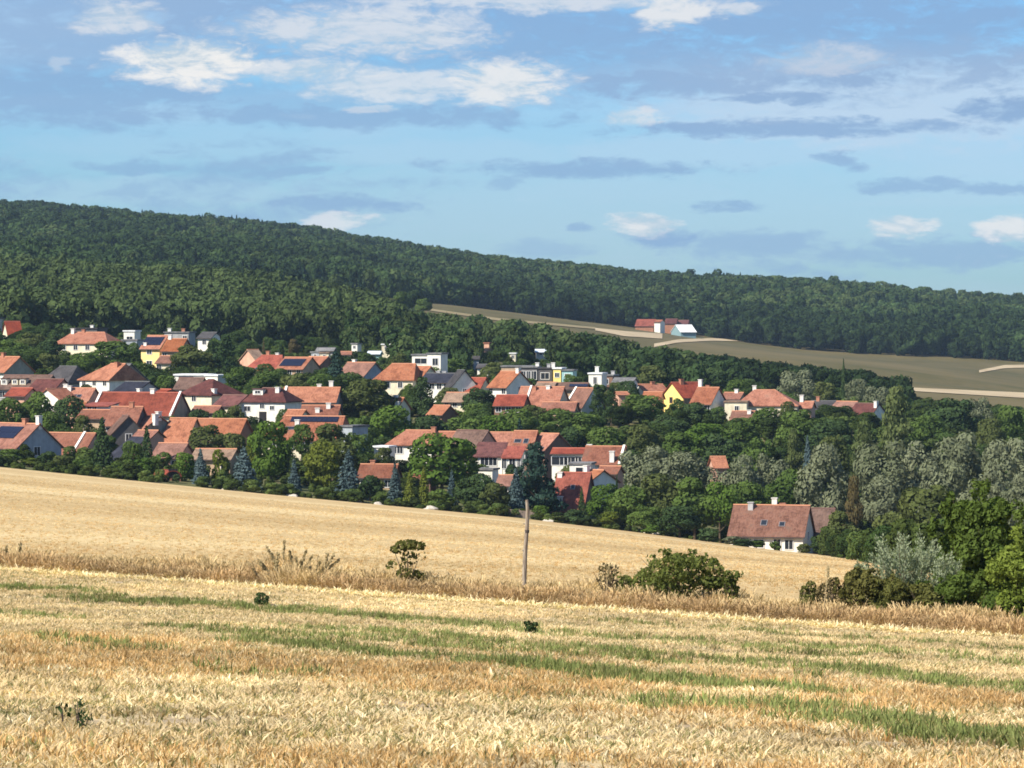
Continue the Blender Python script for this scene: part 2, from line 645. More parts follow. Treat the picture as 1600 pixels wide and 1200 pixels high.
# harvested field from the weed strip down to the gardens
cols = np.concatenate([np.arange(-6000, -1000, 1000), np.arange(-1000, 2600, 60), np.arange(2600, 7601, 1000)])
v, f = [], []
rows = np.concatenate([np.linspace(0, 0.2, 14), np.linspace(0.22, 1, 30)])
for t_ in rows:
    for px in cols:
        u = (px - 800) / F
        y0 = EDGE0 / (1 - EDGES * u) - 1.5 if abs(u) < 0.6 else 130.0
        y0 = max(90, min(230, y0))
        D = y0 + (650 - y0) * t_
        v.append((u * D, D, zt(u * D, D) - (0.06 if t_ == 0 else 0)))
n = len(cols)
for j in range(len(rows) - 1):
    for i in range(n - 1):
        f.append((j * n + i, j * n + i + 1, (j + 1) * n + i + 1, (j + 1) * n + i))
me = bpy.data.meshes.new('harvested_field')
me.from_pydata(v, [], f)
for p in me.polygons:
    p.use_smooth = True
tag(link('harvested_field', me, None, M_WHEAT), 'golden harvested grain field falling away to the village gardens', 'field', kind='structure')

sheet('village_ground', pxw, np.concatenate([np.arange(650, 1150, 12.5), [1150]]), zt, M_VILL, 'green and dry grass ground under the village', 'ground')


def fl_lo(px):
    return float(np.interp(px, [620, 1000, 1080, 1600, 2600], [1500, 1420, 1320, 1250, 1200]))


def fl_hi(px):
    return float(np.interp(px, [600, 640, 720, 800, 1000, 1200, 1600, 2600], [1960, 2060, 2220, 2300, 2330, 2320, 2320, 2320]))


def in_far_field(px, D):
    return px > 640 and fl_lo(px) < D < fl_hi(px)


Dh = np.concatenate([np.arange(1150, 2500, 25), np.arange(2500, 4300, 75), [4800, 5600]])
sheet('wooded_hill', pxw, Dh, zt, M_WOODF, 'long hill under the dark forest', 'hill', keep=lambda px, D: not (px > 640 and fl_lo(px) < D < fl_hi(px) + 30))
sheet('far_meadow', pxw, Dh, zt, M_FARF, 'dull brown meadow below the forest beyond the village', 'field', keep=lambda px, D: px > 640 and fl_lo(px) < D < fl_hi(px) + 30)

# ------------------------------------------------------------------ leaves and plants
def quads_mesh(name, P, T, Bv, tint, tri=False, extra=None):
    """P centres, T half length vectors, Bv half width vectors -> kite leaves"""
    n = len(P)
    if tri:
        V3 = np.empty((n, 3, 3))
        V3[:, 0] = P - T - Bv
        V3[:, 1] = P - T + Bv
        V3[:, 2] = P + T
        k = 3
    else:
        V3 = np.empty((n, 4, 3))
        V3[:, 0] = P - T
        V3[:, 1] = P + Bv + T * 0.15
        V3[:, 2] = P + T
        V3[:, 3] = P - Bv + T * 0.15
        k = 4
    me = bpy.data.meshes.new(name)
    me.vertices.add(n * k)
    me.vertices.foreach_set('co', V3.reshape(-1).astype(np.float32))
    me.loops.add(n * k)
    me.loops.foreach_set('vertex_index', np.arange(n * k, dtype=np.int32))
    me.polygons.add(n)
    me.polygons.foreach_set('loop_start', np.arange(0, n * k, k, dtype=np.int32))
    at_ = me.attributes.new('tint', 'FLOAT', 'POINT')
    at_.data.foreach_set('value', np.repeat(tint, k).astype(np.float32))
    me.update(calc_edges=True)
    me.validate()
    return me


def unit(a):
    return a / np.maximum(np.linalg.norm(a, axis=1, keepdims=True), 1e-9)


def leaf_frames(nrm, g, droop=None):
    r = unit(g.normal(size=nrm.shape))
    t = unit(np.cross(nrm, r))
    if droop is not None:
        t = unit(t + droop)
        nrm = unit(np.cross(t, np.cross(nrm, t)))
    b = unit(np.cross(nrm, t))
    return t, b


def lobes_points(lobes, n, g, inner=0.72, zmin=None):
    """points on the outer skins of a set of balls (cx,cy,cz,rx,rz)"""
    L = np.array(lobes)
    w = L[:, 3] ** 2
    out_p, out_n, out_l = [], [], []
    got = 0
    while got < n:
        k = g.choice(len(L), size=n * 2, p=w / w.sum())
        d = unit(g.normal(size=(n * 2, 3)))
        rad = 1.0 - np.abs(g.normal(size=n * 2)) * 0.16
        p = L[k, :3] + d * np.stack([L[k, 3], L[k, 3], L[k, 4]], 1) * rad[:, None]
        keep = np.ones(len(p), bool)
        for i in range(len(L)):
            q = (p - L[i, :3]) / np.array([L[i, 3], L[i, 3], L[i, 4]])
            keep &= ~((k != i) & ((q * q).sum(1) < inner ** 2))
        if zmin is not None:
            keep &= p[:, 2] > zmin
        out_p.append(p[keep])
        out_n.append(d[keep])
        out_l.append(k[keep])
        got += keep.sum()
    return np.concatenate(out_p)[:n], np.concatenate(out_n)[:n], np.concatenate(out_l)[:n]


def crown_from_lobes(name, lobes, n, size, seed, aspect=0.6, jit=0.42, droop=None, zmin=None, szvar=0.5, tw=0.55):
    g = np.random.default_rng(seed)
    P, nr, li = lobes_points(lobes, n, g, zmin=zmin)
    nn = unit(nr + g.normal(size=nr.shape) * jit)
    t, b = leaf_frames(nn, g, None if droop is None else np.array(droop))
    s = size * (1 - szvar + 2 * szvar * g.random(n))
    lt = g.random(len(lobes))
    tint = np.clip(tw * lt[li] + (1 - tw) * g.random(n), 0, 1)
    return quads_mesh(name, P, t * s[:, None], b * (s * aspect)[:, None], tint)


def broad_lobes(g, nl=15, base=0.2, top=1.0, flat=1.0, spread=0.5, rmin=0.14, rmax=0.25):
    """unit tree: width 1, height 1"""
    lobes = [(0, 0, (base + top) / 2, 0.30, (top - base) * 0.40)]
    for i in range(nl):
        a = g.random() * 2 * math.pi
        h = g.random()
        z = base + 0.10 + (top - base - 0.20) * h
        prof = math.sqrt(max(0.04, 1 - ((h - 0.42) / 0.66) ** 2))
        r = rmin + (rmax - rmin) * g.random()
        d = (spread - r) * prof * (0.55 + 0.45 * g.random())
        rz = r * flat * 0.75
        lobes.append((math.cos(a) * d, math.sin(a) * d, min(max(z, base + rz * 0.6), top - rz * 0.8), r, rz))
    return lobes


def trunk_mesh(name, h=0.6, r=0.03, limbs=4, seed=1, lean=0.02):
    g = np.random.default_rng(seed)
    mb = MB()
    mb.tube([(0, 0, -0.03), (lean * .3, 0, h * .4), (lean, lean, h)], [r, r * 0.75, r * 0.35], 7)
    for i in range(limbs):
        a = g.random() * 6.28
        z0 = h * (0.35 + 0.4 * g.random())
        l = 0.16 + 0.12 * g.random()
        mb.tube([(lean * .3, 0, z0), (math.cos(a) * l * .6, math.sin(a) * l * .6, z0 + l * .55), (math.cos(a) * l, math.sin(a) * l, z0 + l * 1.1)], [r * .45, r * .3, r * .12], 5)
    return mb.mesh(name)


def spruce_mesh(name, seed, n=2200, size=0.05, tiers=12, base=0.04, jag=0.22):
    g = np.random.default_rng(seed)
    k = g.integers(0, tiers, n * 2)
    k = k[g.random(n * 2) < (1.05 - k / tiers)][:n]
    n = len(k)
    nb = 9
    br = g.integers(0, nb, n)
    off = g.random((tiers, 1)) * 6.28
    bl = 1 - jag * g.random((tiers, nb)) * 1.6
    zt_ = base + (1 - base) * (k / tiers)
    R0 = 0.5 * (1 - k / tiers) ** 0.92 * bl[k, br] + 0.015
    a = off[k, 0] + br * 2 * math.pi / nb + g.normal(size=n) * 0.24
    s = np.sqrt(g.random(n))
    r = R0 * s
    z = zt_ + 0.075 * (1 - s) - 0.035 * s + g.normal(size=n) * 0.012
    z = np.clip(z + 0.02, 0.01, 1.0)
    P = np.stack([np.cos(a) * r, np.sin(a) * r, z], 1)
    top = np.array([[0, 0, 0.5 + 0.5 * i / 60] for i in range(60)])
    P = np.concatenate([P, top + g.normal(size=(60, 3)) * 0.006])
    rad = np.stack([np.cos(a), np.sin(a), np.full(n, 0.75)], 1)
    rad = np.concatenate([rad, np.tile([[0.3, 0.2, 1]], (60, 1))])
    nn = unit(rad + g.normal(size=rad.shape) * 0.4)
    t, b = leaf_frames(nn, g, np.stack([rad[:, 0], rad[:, 1], np.full(len(rad), -0.3)], 1))
    sz = size * (0.5 + g.random(len(P)))
    tint = np.clip(0.4 * np.concatenate([s, np.ones(60)]) + 0.6 * g.random(len(P)), 0, 1)
    return quads_mesh(name, P, t * sz[:, None], b * (sz * 0.5)[:, None], tint)


def pine_lobes(g):
    lobes = []
    for i in range(9):
        h = i / 8
        for q in range(3):
            a = g.random() * 6.28
            r = 0.13 + 0.08 * g.random()
            d = (0.36 * (1 - h) ** 0.8) * (0.5 + 0.5 * g.random())
            lobes.append((math.cos(a) * d, math.sin(a) * d, 0.12 + 0.80 * h, r * (1.05 - 0.45 * h), 0.075))
    return lobes


# materials of the plants
BARK = plain('bark', (0.10, 0.075, 0.05), 0.95, 0.1, 0.3, 6.0)
LM = {
    'green': leaf_mat('leaves_green', (0.038, 0.068, 0.016), (0.114, 0.167, 0.040)),
    'bright': leaf_mat('leaves_bright', (0.043, 0.082, 0.014), (0.122, 0.190, 0.035)),
    'dark': leaf_mat('leaves_dark', (0.023, 0.044, 0.017), (0.061, 0.093, 0.033), 0.12),
    'olive': leaf_mat('leaves_olive', (0.052, 0.068, 0.021), (0.122, 0.143, 0.046)),
    'yellow': leaf_mat('leaves_yellow', (0.060, 0.084, 0.012), (0.150, 0.174, 0.031)),
    'silver': leaf_mat('leaves_silver', (0.098, 0.115, 0.060), (0.205, 0.222, 0.132), 0.2),
    'blue': leaf_mat('needles_blue', (0.033, 0.057, 0.057), (0.094, 0.134, 0.134), 0.08),
    'teal': leaf_mat('needles_teal', (0.014, 0.034, 0.024), (0.038, 0.068, 0.050), 0.08),
    'poplar': leaf_mat('leaves_poplar', (0.065, 0.090, 0.029), (0.157, 0.185, 0.067)),
    'dry': leaf_mat('leaves_dry', (0.085, 0.070, 0.030), (0.150, 0.120, 0.055)),
}

# ---- shared crowns, unit size
CROWN, TRUNK = {}, {}
for i in range(7):
    g = np.random.default_rng(100 + i)
    CROWN['broad', i] = crown_from_lobes('broad_crown', broad_lobes(g, 17 + i), 2600, 0.036, 200 + i)
for i in range(4):
    g = np.random.default_rng(120 + i)
    lb = broad_lobes(g, 24, 0.06, 1.0, 1.25, 0.52, 0.11, 0.21)
    CROWN['willow', i] = crown_from_lobes('willow_crown', lb, 3800, 0.029, 220 + i, 0.5, 0.34, tw=0.75)
for i in range(3):
    CROWN['spruce', i] = spruce_mesh('spruce_crown', 240 + i, 2000, 0.045, 11 + i)
for i in range(2):
    g = np.random.default_rng(150 + i)
    CROWN['pine', i] = crown_from_lobes('pine_crown', pine_lobes(g), 2600, 0.036, 250 + i, 0.45, 0.6)
for i in range(2):
    g = np.random.default_rng(160 + i)
    lb = []
    for k in range(22):
        h = k / 21
        a = g.random() * 6.28
        pr = 0.5 * (math.sin(math.pi * min(1, (h * 0.86 + 0.14))) ** 0.6)
        r = 0.20 + 0.12 * g.random()
        d = max(0, pr - r) * g.random()
        lb.append((math.cos(a) * d, math.sin(a) * d, 0.10 + 0.80 * h, r * (1 - 0.35 * h), 0.085))
    CROWN['poplar', i] = crown_from_lobes('poplar_crown', lb, 2400, 0.036, 260 + i, 0.5, 0.6, (0, 0, 0.4))
for i in range(4):
    g = np.random.default_rng(170 + i)
    CROWN['shrub', i] = crown_from_lobes('shrub_crown', broad_lobes(g, 12, 0.0, 1.0, 1.2, 0.5, 0.15, 0.26), 1300, 0.055, 270 + i, zmin=0.0)
for i in range(2):
    CROWN['column', i] = spruce_mesh('columnar_crown', 290 + i, 1500, 0.05, 14, 0.02, 0.1)
for i in range(3):
    TRUNK[i] = trunk_mesh('trunk', 0.55, 0.028, 4, 300 + i)
VAR = {'broad': 7, 'willow': 4, 'spruce': 3, 'pine': 2, 'poplar': 2, 'shrub': 4, 'column': 2}
NAMES = {'broad': 'broadleaf_tree', 'willow': 'willow_tree', 'spruce': 'spruce_tree', 'pine': 'pine_tree', 'poplar': 'poplar_tree', 'shrub': 'garden_shrub', 'column': 'columnar_conifer'}
CATS = {'shrub': 'shrub'}
_tc = [0]


def plant(kind, px, ytop, D, wpx, mat, label, group=None, xoff=0.0):
    """one plant: its foot on the ground at distance D under photo column px, its top at row ytop"""
    gp = ground_at(px, D)
    h = at(px, ytop, D).z - gp.z
    w = wpx / (F / D) * (1.16 if kind in ('broad', 'pine', 'willow') else 1.06)
    if h < 0.8 or h > 24:
        print('PLANT?', kind, px, ytop, D, 'h=%.1f w=%.1f' % (h, w))
    h = max(h, 1.2)
    _tc[0] += 1
    i = _tc[0]
    var = i % VAR[kind]
    rz = (i * 2.399) % 6.283
    me = CROWN[kind, var]
    root = empty(NAMES[kind], gp, rz)
    tag(root, label, CATS.get(kind, 'tree'), group)
    c = link('crown', me, root, LM[mat])
    ch = min(h, w * 1.22) if kind in ('broad', 'willow') else h
    c.scale = (w, w, ch)
    c.location = (0, 0, h - ch)
    t = link('stem' if kind == 'shrub' else 'trunk', TRUNK[i % 3], root, BARK)
    t.scale = (w * 0.9, w * 0.9, h * (0.9 if kind in ('spruce', 'pine', 'poplar', 'column') else 0.8))
    return root


# ---- masses no one could count: instances on points
lib = bpy.data.collections.new('plant_library')       # not linked to the scene


def library(name, meshes, mats):
    col = bpy.data.collections.new(name)
    for i, (me, m) in enumerate(zip(meshes, mats)):
        o = bpy.data.objects.new('%s_%02d' % (name, i), me)
        if len(me.materials) == 0:
            me.materials.append(m)
        else:
            o.material_slots[0].link = 'OBJECT'
            o.material_slots[0].material = m
        col.objects.link(o)
    return col


def scatter(name, label, cat, pts, rot, scl, idx, tone, col, kind='stuff'):
    n = len(pts)
    me = bpy.data.meshes.new(name)
    me.vertices.add(n)
    me.vertices.foreach_set('co', np.asarray(pts, np.float32).reshape(-1))
    for an, tp, arr in (('rot', 'FLOAT_VECTOR', rot), ('scl', 'FLOAT_VECTOR', scl)):
        a = me.attributes.new(an, tp, 'POINT')
        a.data.foreach_set('vector', np.asarray(arr, np.float32).reshape(-1))
    a = me.attributes.new('idx', 'INT', 'POINT')
    a.data.foreach_set('value', np.asarray(idx, np.int32))
    a = me.attributes.new('tone', 'FLOAT', 'POINT')
    a.data.foreach_set('value', np.asarray(tone, np.float32))
    o = link(name, me)
    tag(o, label, cat, kind=kind)
    ng = bpy.data.node_groups.new(name, 'GeometryNodeTree')
    ng.interface.new_socket('Geometry', in_out='INPUT', socket_type='NodeSocketGeometry')
    ng.interface.new_socket('Geometry', in_out='OUTPUT', socket_type='NodeSocketGeometry')
    gi, go = ng.nodes.new('NodeGroupInput'), ng.nodes.new('NodeGroupOutput')
    ci = ng.nodes.new('GeometryNodeCollectionInfo')
    ci.inputs['Collection'].default_value = col
    ci.inputs['Separate Children'].default_value = True
    ci.inputs['Reset Children'].default_value = True
    ip = ng.nodes.new('GeometryNodeInstanceOnPoints')
    ip.inputs['Pick Instance'].default_value = True

    def na(nm, tp):
        q = ng.nodes.new('GeometryNodeInputNamedAttribute')
        q.data_type = tp
        q.inputs['Name'].default_value = nm
        return [s for s in q.outputs if s.enabled and s.name == 'Attribute'][0]
    e2r = ng.nodes.new('FunctionNodeEulerToRotation')
    ng.links.new(na('rot', 'FLOAT_VECTOR'), e2r.inputs[0])
    ng.links.new(gi.outputs[0], ip.inputs['Points'])
    ng.links.new(ci.outputs[0], ip.inputs['Instance'])
    ng.links.new(na('idx', 'INT'), ip.inputs['Instance Index'])
    ng.links.new(e2r.outputs[0], ip.inputs['Rotation'])
    ng.links.new(na('scl', 'FLOAT_VECTOR'), ip.inputs['Scale'])
    ng.links.new(ip.outputs[0], go.inputs[0])
    md = o.modifiers.new('scatter', 'NODES')
    md.node_group = ng
    return o


# forest crowns: coarser, for distances over a kilometre
FM_A = leaf_mat('forest_leaves', (0.023, 0.042, 0.015), (0.057, 0.092, 0.031), 0.2, True)
FM_B = leaf_mat('forest_leaves_light', (0.033, 0.051, 0.017), (0.071, 0.098, 0.034), 0.2, True)
FM_C = leaf_mat('forest_needles', (0.011, 0.025, 0.015), (0.030, 0.051, 0.025), 0.1, True)
fl_m, fl_mat = [], []
for i in range(4):
    g = np.random.default_rng(400 + i)
    fl_m.append(crown_from_lobes('forest_crown', broad_lobes(g, 9, 0.05, 1.0, 1.15, 0.52, 0.17, 0.28), 520, 0.075, 420 + i, jit=0.36, tw=0.8))
    fl_mat.append(FM_A)
for i in range(3):
    g = np.random.default_rng(410 + i)
    fl_m.append(crown_from_lobes('forest_crown', broad_lobes(g, 9, 0.05, 1.0, 1.15, 0.52, 0.17, 0.28), 520, 0.075, 430 + i, jit=0.36, tw=0.8))
    fl_mat.append(FM_B)
for i in range(2):
    fl_m.append(spruce_mesh('forest_spruce', 440 + i, 380, 0.10, 8, 0.1))
    fl_mat.append(FM_C)
FOREST = library('forest_tree', fl_m, fl_mat)


def vnoise(x, y, s, seed):
    """smooth value noise 0..1"""
    g = np.random.default_rng(seed)
    tb = g.random((64, 64))
    x, y = np.asarray(x) / s, np.asarray(y) / s
    xi, yi = np.floor(x).astype(int), np.floor(y).astype(int)
    fx, fy = x - xi, y - yi
    fx, fy = fx * fx * (3 - 2 * fx), fy * fy * (3 - 2 * fy)
    a = tb[xi % 64, yi % 64] * (1 - fx) + tb[(xi + 1) % 64, yi % 64] * fx
    b = tb[xi % 64, (yi + 1) % 64] * (1 - fx) + tb[(xi + 1) % 64, (yi + 1) % 64] * fx
    return a * (1 - fy) + b * fy


def wood(name, label, cells, area, hmin, hmax, seed, light=0.4, conifer=0.15, wmul=0.80):
    """cells: (px0, px1, D0, D1, keep function); one tree per `area` square metres on a jittered grid"""
    g = np.random.default_rng(seed)
    px0, px1, D0, D1, keep = cells
    st = math.sqrt(area)
    out = []
    D = D0
    while D < D1:
        stp = st * (1 + 0.25 * (D > 2600))
        X0, X1 = (px0 - 800) / F * D, (px1 - 800) / F * D
        xs_ = np.arange(X0, X1, stp)
        xs_ = xs_ + (g.random(len(xs_)) - 0.5) * stp * 1.1
        ys_ = D + (g.random(len(xs_)) - 0.5) * stp * 1.1
        for x, y in zip(xs_, ys_):
            if keep(800 + F * x / y, y):
                out.append((x, y))
        D += stp
    out = np.array(out)
    z = np.array([zt(x, y) for x, y in out])
    n = len(out)
    h = hmin + (hmax - hmin) * g.random(n) ** 1.3
    big = 0.55 * vnoise(out[:, 0], out[:, 1] * 0.35, 120, seed + 1) + 0.45 * vnoise(out[:, 0], out[:, 1] * 0.35, 42, seed + 5)
    big = np.clip((big - 0.5) * 1.7 + 0.5, 0, 1)
    con = vnoise(out[:, 0], out[:, 1] * 0.6, 90, seed + 2)
    tone = np.clip(0.02 + 0.62 * big + 0.42 * g.random(n) ** 1.5, 0, 1)
    r = g.random(n)
    is_c = (con * 0.7 + r * 0.3) > (1 - conifer * 0.9 - 0.12)
    is_l = (~is_c) & ((big * 0.5 + g.random(n) * 0.5) > (1 - light))
    idx = np.where(is_c, 7 + g.integers(0, 2, n), np.where(is_l, 4 + g.integers(0, 3, n), g.integers(0, 4, n)))
    w = h * (wmul * 0.8 + 0.55 * g.random(n) ** 1.3) * np.where(is_c, 0.55, 1.0)
    h = h * np.where(is_c, 1.12, 1.0)
    h = h * np.where(g.random(n) < 0.02, 1.0 + 0.35 * g.random(n), 1.0)
    pts = np.stack([out[:, 0], out[:, 1], z - 0.3], 1)
    rot = np.stack([np.zeros(n), np.zeros(n), g.random(n) * 6.28], 1)
    scl = np.stack([w, w, h], 1)
    print(name, n)
    return scatter(name, label, 'forest', pts, rot, scl, idx, tone, FOREST)


HUTS = [(496, 549, 13, 1060, 'blue', 'grey', 'pale blue grey hut above the red hipped roof'),
        (510, 543, 26, 1080, 'grey', 'grey', 'long flat grey shed in the trees above the solar roof'),
        (508, 550, 14, 1050, 'cream', 'tan', 'cream hut just left of the teal spruce tip'),
        (541, 549, 14, 1060, 'cream', 'oldred', 'cream hut just right of the teal spruce tip'),
        (557, 536, 9, 1120, 'white', 'grey', 'smallest white hut above the grey brown roof'),
        (586, 548, 18, 1080, 'aqua', 'paleblue', 'pale green peaked tent roof above the orange L roof'),
        (604, 537, 13, 1100, 'cream', 'white', 'light cream hut with dark shade on the left of the wood'),
        (744, 556, 8, 1120, 'blue', 'slate', 'dark shaded hut in the middle of the far orchards'),
        (763, 535, 8, 1140, 'pink', 'salmon', 'little pink roof in the middle of the far orchards'),
        (757, 569, 18, 1010, 'white', 'slate', 'low dark hut with a white door left of the grey garages'),
        (802, 551, 9, 1090, 'cream', 'white', 'pale cream hut above the flat grey garages'),
        (845, 545, 15, 1110, 'white', 'paleblue', 'bright white hut below the far meadow trees'),
        (3, 496, 8, 1110, 'white', 'grey', 'tiny white hut at the left photo edge')]


def hut_distance(px, py, D, hgt=4.2):
    best = min((abs(at(px, py, d).z - zt(at(px, py, d).x, d) - hgt), d) for d in np.arange(max(960, D - 60), 1560, 4.0))
    return float(best[1])


HUTS = [(a, b, c, hut_distance(a, b, d), e, f_, l) for a, b, c, d, e, f_, l in HUTS]


def clear_of_huts(px, D):
    for h in HUTS:
        if abs(px - h[0]) < h[2] / 2 + 17 and h[3] - 230 < D < h[3] + 8:
            return False
    return True


def spur_lo(px):
    return float(np.interp(px, [-400, 0, 300, 560, 640], [1120, 1150, 1190, 1180, 1200]))


wood('near_wood', 'lighter green wood on the low spur behind the left houses',
     (-420, 640, 1110, 1640, lambda px, D: clear_of_huts(px, D) and spur_lo(px) < D < float(np.interp(px, [-420, 0, 420, 560, 600, 640], [1640, 1640, 1620, 1560, 1460, 1330]))), 40, 7, 12.5, 11, 0.85, 0.05)
wood('hill_forest', 'dark forest covering the long hill up to the skyline',
     (-420, 2050, 1660, 3480, lambda px, D: (D > float(np.interp(px, [-420, 300, 480, 600, 640], [1680, 1760, 1900, 1960, 2060]))) if px < 640 else D > fl_hi(px)), 66, 9, 16.5, 23, 0.30, 0.16)


def garden_keep(px, D):
    return clear_of_huts(px, D) and D < float(np.interp(px, [560, 640, 800, 900, 980, 1050, 1110], [1380, 1380, 1400, 1360, 1280, 1210, 1130]))


wood('garden_wood', 'mixed wood and orchards between the far cottages and the meadow',
     (560, 1110, 1040, 1640, garden_keep), 52, 6, 11, 37, 0.40, 0.03)
wood('hedgerow_wood', 'band of trees along the near side of the brown meadow',
     (1085, 1420, 1130, 1330, lambda px, D: D < float(np.interp(px, [1085, 1110, 1340, 1420], [1160, 1300, 1320, 1180]))), 46, 7.0, 10, 41, 0.25, 0.02)
# ------------------------------------------------------------------ buildings
ROOF = {
    'orange': tile('roof_orange', (0.288, 0.092, 0.040), (0.400, 0.148, 0.068), (0.224, 0.104, 0.056)),
    'salmon': tile('roof_salmon', (0.285, 0.100, 0.056), (0.400, 0.160, 0.092), (0.208, 0.120, 0.080)),
    'red': tile('roof_red', (0.216, 0.040, 0.022), (0.304, 0.068, 0.036)),
    'deepred': tile('roof_deep_red', (0.192, 0.044, 0.026), (0.264, 0.068, 0.040)),
    'maroon': tile('roof_maroon', (0.104, 0.036, 0.032), (0.160, 0.060, 0.050)),
    'brown': tile('roof_brown', (0.104, 0.058, 0.042), (0.160, 0.092, 0.066)),
    'oldred': tile('roof_old_red', (0.200, 0.076, 0.046), (0.300, 0.122, 0.076), (0.140, 0.085, 0.058)),
    'cottage': tile('roof_weathered_red', (0.185, 0.085, 0.058), (0.285, 0.145, 0.102), (0.15, 0.10, 0.075)),
    'pinkbrown': tile('roof_pink_brown', (0.190, 0.088, 0.060), (0.260, 0.128, 0.088)),
    'tan': tile('roof_tan', (0.232, 0.144, 0.092), (0.304, 0.200, 0.132)),
    'slate': tile('roof_slate', (0.044, 0.042, 0.044), (0.076, 0.070, 0.070)),
    'navy': tile('roof_navy', (0.016, 0.018, 0.029), (0.032, 0.034, 0.050)),
    'grey': tile('roof_grey', (0.160, 0.160, 0.160), (0.240, 0.232, 0.224)),
    'white': plaster('roof_white', (0.78, 0.78, 0.76)),
    'paleblue': plaster('roof_pale_metal', (0.62, 0.70, 0.76)),
}
WALL = {
    'cream': plaster('wall_cream', (0.72, 0.64, 0.46)),
    'white': plaster('wall_white', (0.80, 0.76, 0.65), 0.10),
    'yellow': plaster('wall_yellow', (0.78, 0.60, 0.20), 0.05),
    'warm': plaster('wall_warm_yellow', (0.80, 0.60, 0.25), 0.05),
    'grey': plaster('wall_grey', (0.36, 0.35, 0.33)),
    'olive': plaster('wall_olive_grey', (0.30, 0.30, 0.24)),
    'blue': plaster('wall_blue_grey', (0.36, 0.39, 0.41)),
    'tan': plaster('wall_tan', (0.48, 0.34, 0.22)),
    'brown': plaster('wall_brown', (0.22, 0.13, 0.09)),
    'pink': plaster('wall_salmon', (0.62, 0.36, 0.25)),
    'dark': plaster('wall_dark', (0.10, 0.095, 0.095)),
    'brick': plaster('wall_brick', (0.36, 0.17, 0.10)),
    'aqua': plaster('wall_turquoise', (0.30, 0.48, 0.46), 0.05),
    'teal': plaster('wall_teal', (0.20, 0.30, 0.31), 0.05),
}
GLASS, _t = new_mat('window_glass')
finish(_t, (0.02, 0.025, 0.032), 0.15, 0.5)
FRAME = plain('frame_white', (0.70, 0.68, 0.64), 0.6)
FRAMEB = plain('frame_brown', (0.12, 0.07, 0.045), 0.6)
SKYF = plain('skylight_frame', (0.22, 0.20, 0.20), 0.6)
SOLAR, _t = new_mat('solar_glass')
finish(_t, (0.012, 0.014, 0.030), 0.22, 0.5)
FASCIA = plain('fascia', (0.060, 0.045, 0.040), 0.7)
DARKIN = plain('dark_opening', (0.02, 0.018, 0.018), 0.9)
CHIM = {'w': plaster('chimney_white', (0.74, 0.71, 0.64)), 'b': plaster('chimney_brick', (0.40, 0.18, 0.11)), 'g': plaster('chimney_grey', (0.42, 0.41, 0.40))}
PALE = plain('render_band', (0.74, 0.70, 0.62), 0.9)
RIDGE = {k: plain('ridge_' + k, c, 0.85, 0.2, 0.2, 4.0) for k, c in (('orange', (0.46, 0.21, 0.12)), ('red', (0.36, 0.11, 0.07)), ('dark', (0.16, 0.09, 0.07)), ('slate', (0.10, 0.10, 0.10)))}
RKEY = {'orange': 'orange', 'salmon': 'orange', 'red': 'red', 'deepred': 'red', 'oldred': 'orange', 'pinkbrown': 'orange', 'tan': 'orange', 'cottage': 'orange', 'maroon': 'dark', 'brown': 'dark'}
PANEL_ME = MB().box(-0.5, 0.5, -0.8, 0.8, 0, 0.06).mesh('solar_panel')
FOOT = []      # footprints (x, y, radius) kept clear of undergrowth


def roof_gable(L, Wd, H, rh, ov=0.45, og=0.35, th=0.2):
    sl = rh / (Wd / 2)
    ey, ez = Wd / 2 + ov, H - rh - ov * sl
    poly = [(-ey, ez), (-ey, ez - th), (0, H - th), (ey, ez - th), (ey, ez), (0, H)]
    # split into two convex slabs so that the faces stay clean
    mb = MB()
    mb.prism_x([(-ey, ez), (-ey, ez - th), (0, H - th), (0, H)], -L / 2 - og, L / 2 + og)
    mb.prism_x([(0, H), (0, H - th), (ey, ez - th), (ey, ez)], -L / 2 - og, L / 2 + og)
    return mb


def roof_hip(L, Wd, H, rh, hl, hr, ov=0.45, th=0.2):
    """ridge length L; eaves run past the ridge ends by hl, hr"""
    sl = rh / (Wd / 2)
    ez = H - rh - ov * sl
    xl, xr = -L / 2 - hl - (ov if hl else 0.35), L / 2 + hr + (ov if hr else 0.35)
    y = Wd / 2 + ov
    rl, rr = (-L / 2 if hl else xl), (L / 2 if hr else xr)
    v = [(xl, -y, ez), (xr, -y, ez), (xr, y, ez), (xl, y, ez), (rl, 0, H), (rr, 0, H),
         (xl, -y, ez - th), (xr, -y, ez - th), (xr, y, ez - th), (xl, y, ez - th)]
    f = [(0, 1, 5, 4), (2, 3, 4, 5), (1, 2, 5), (3, 0, 4), (6, 9, 8, 7), (0, 6, 7, 1), (1, 7, 8, 2), (2, 8, 9, 3), (3, 9, 6, 0)]
    return MB().add(v, f)


def window(root, p, n_axis, w, h, frame=FRAME, glass=GLASS, name='window'):
    """n_axis: outward local direction '-y', '+x', '-x'"""
    fr, pn = MB(), MB()
    b = 0.11
    d0, d1 = 0.005, 0.10
    for (a0, a1, z0, z1) in ((-w / 2 - b, w / 2 + b, h, h + b), (-w / 2 - b, w / 2 + b, -b, 0), (-w / 2 - b, -w / 2, 0, h), (w / 2, w / 2 + b, 0, h), (-0.03, 0.03, 0, h)):
        fr.box(a0, a1, -d1, -d0, z0, z1)
    pn.box(-w / 2 + 0.002, w / 2 - 0.002, -0.05, -d0, 0.002, h - 0.002)
    o = fr.build(name, frame, root)
    o.location = p
    o.rotation_euler = (0, 0, {'-y': 0, '+x': math.pi / 2, '-x': -math.pi / 2, '+y': math.pi}[n_axis])
    pn.build('pane', glass, o)
    return o


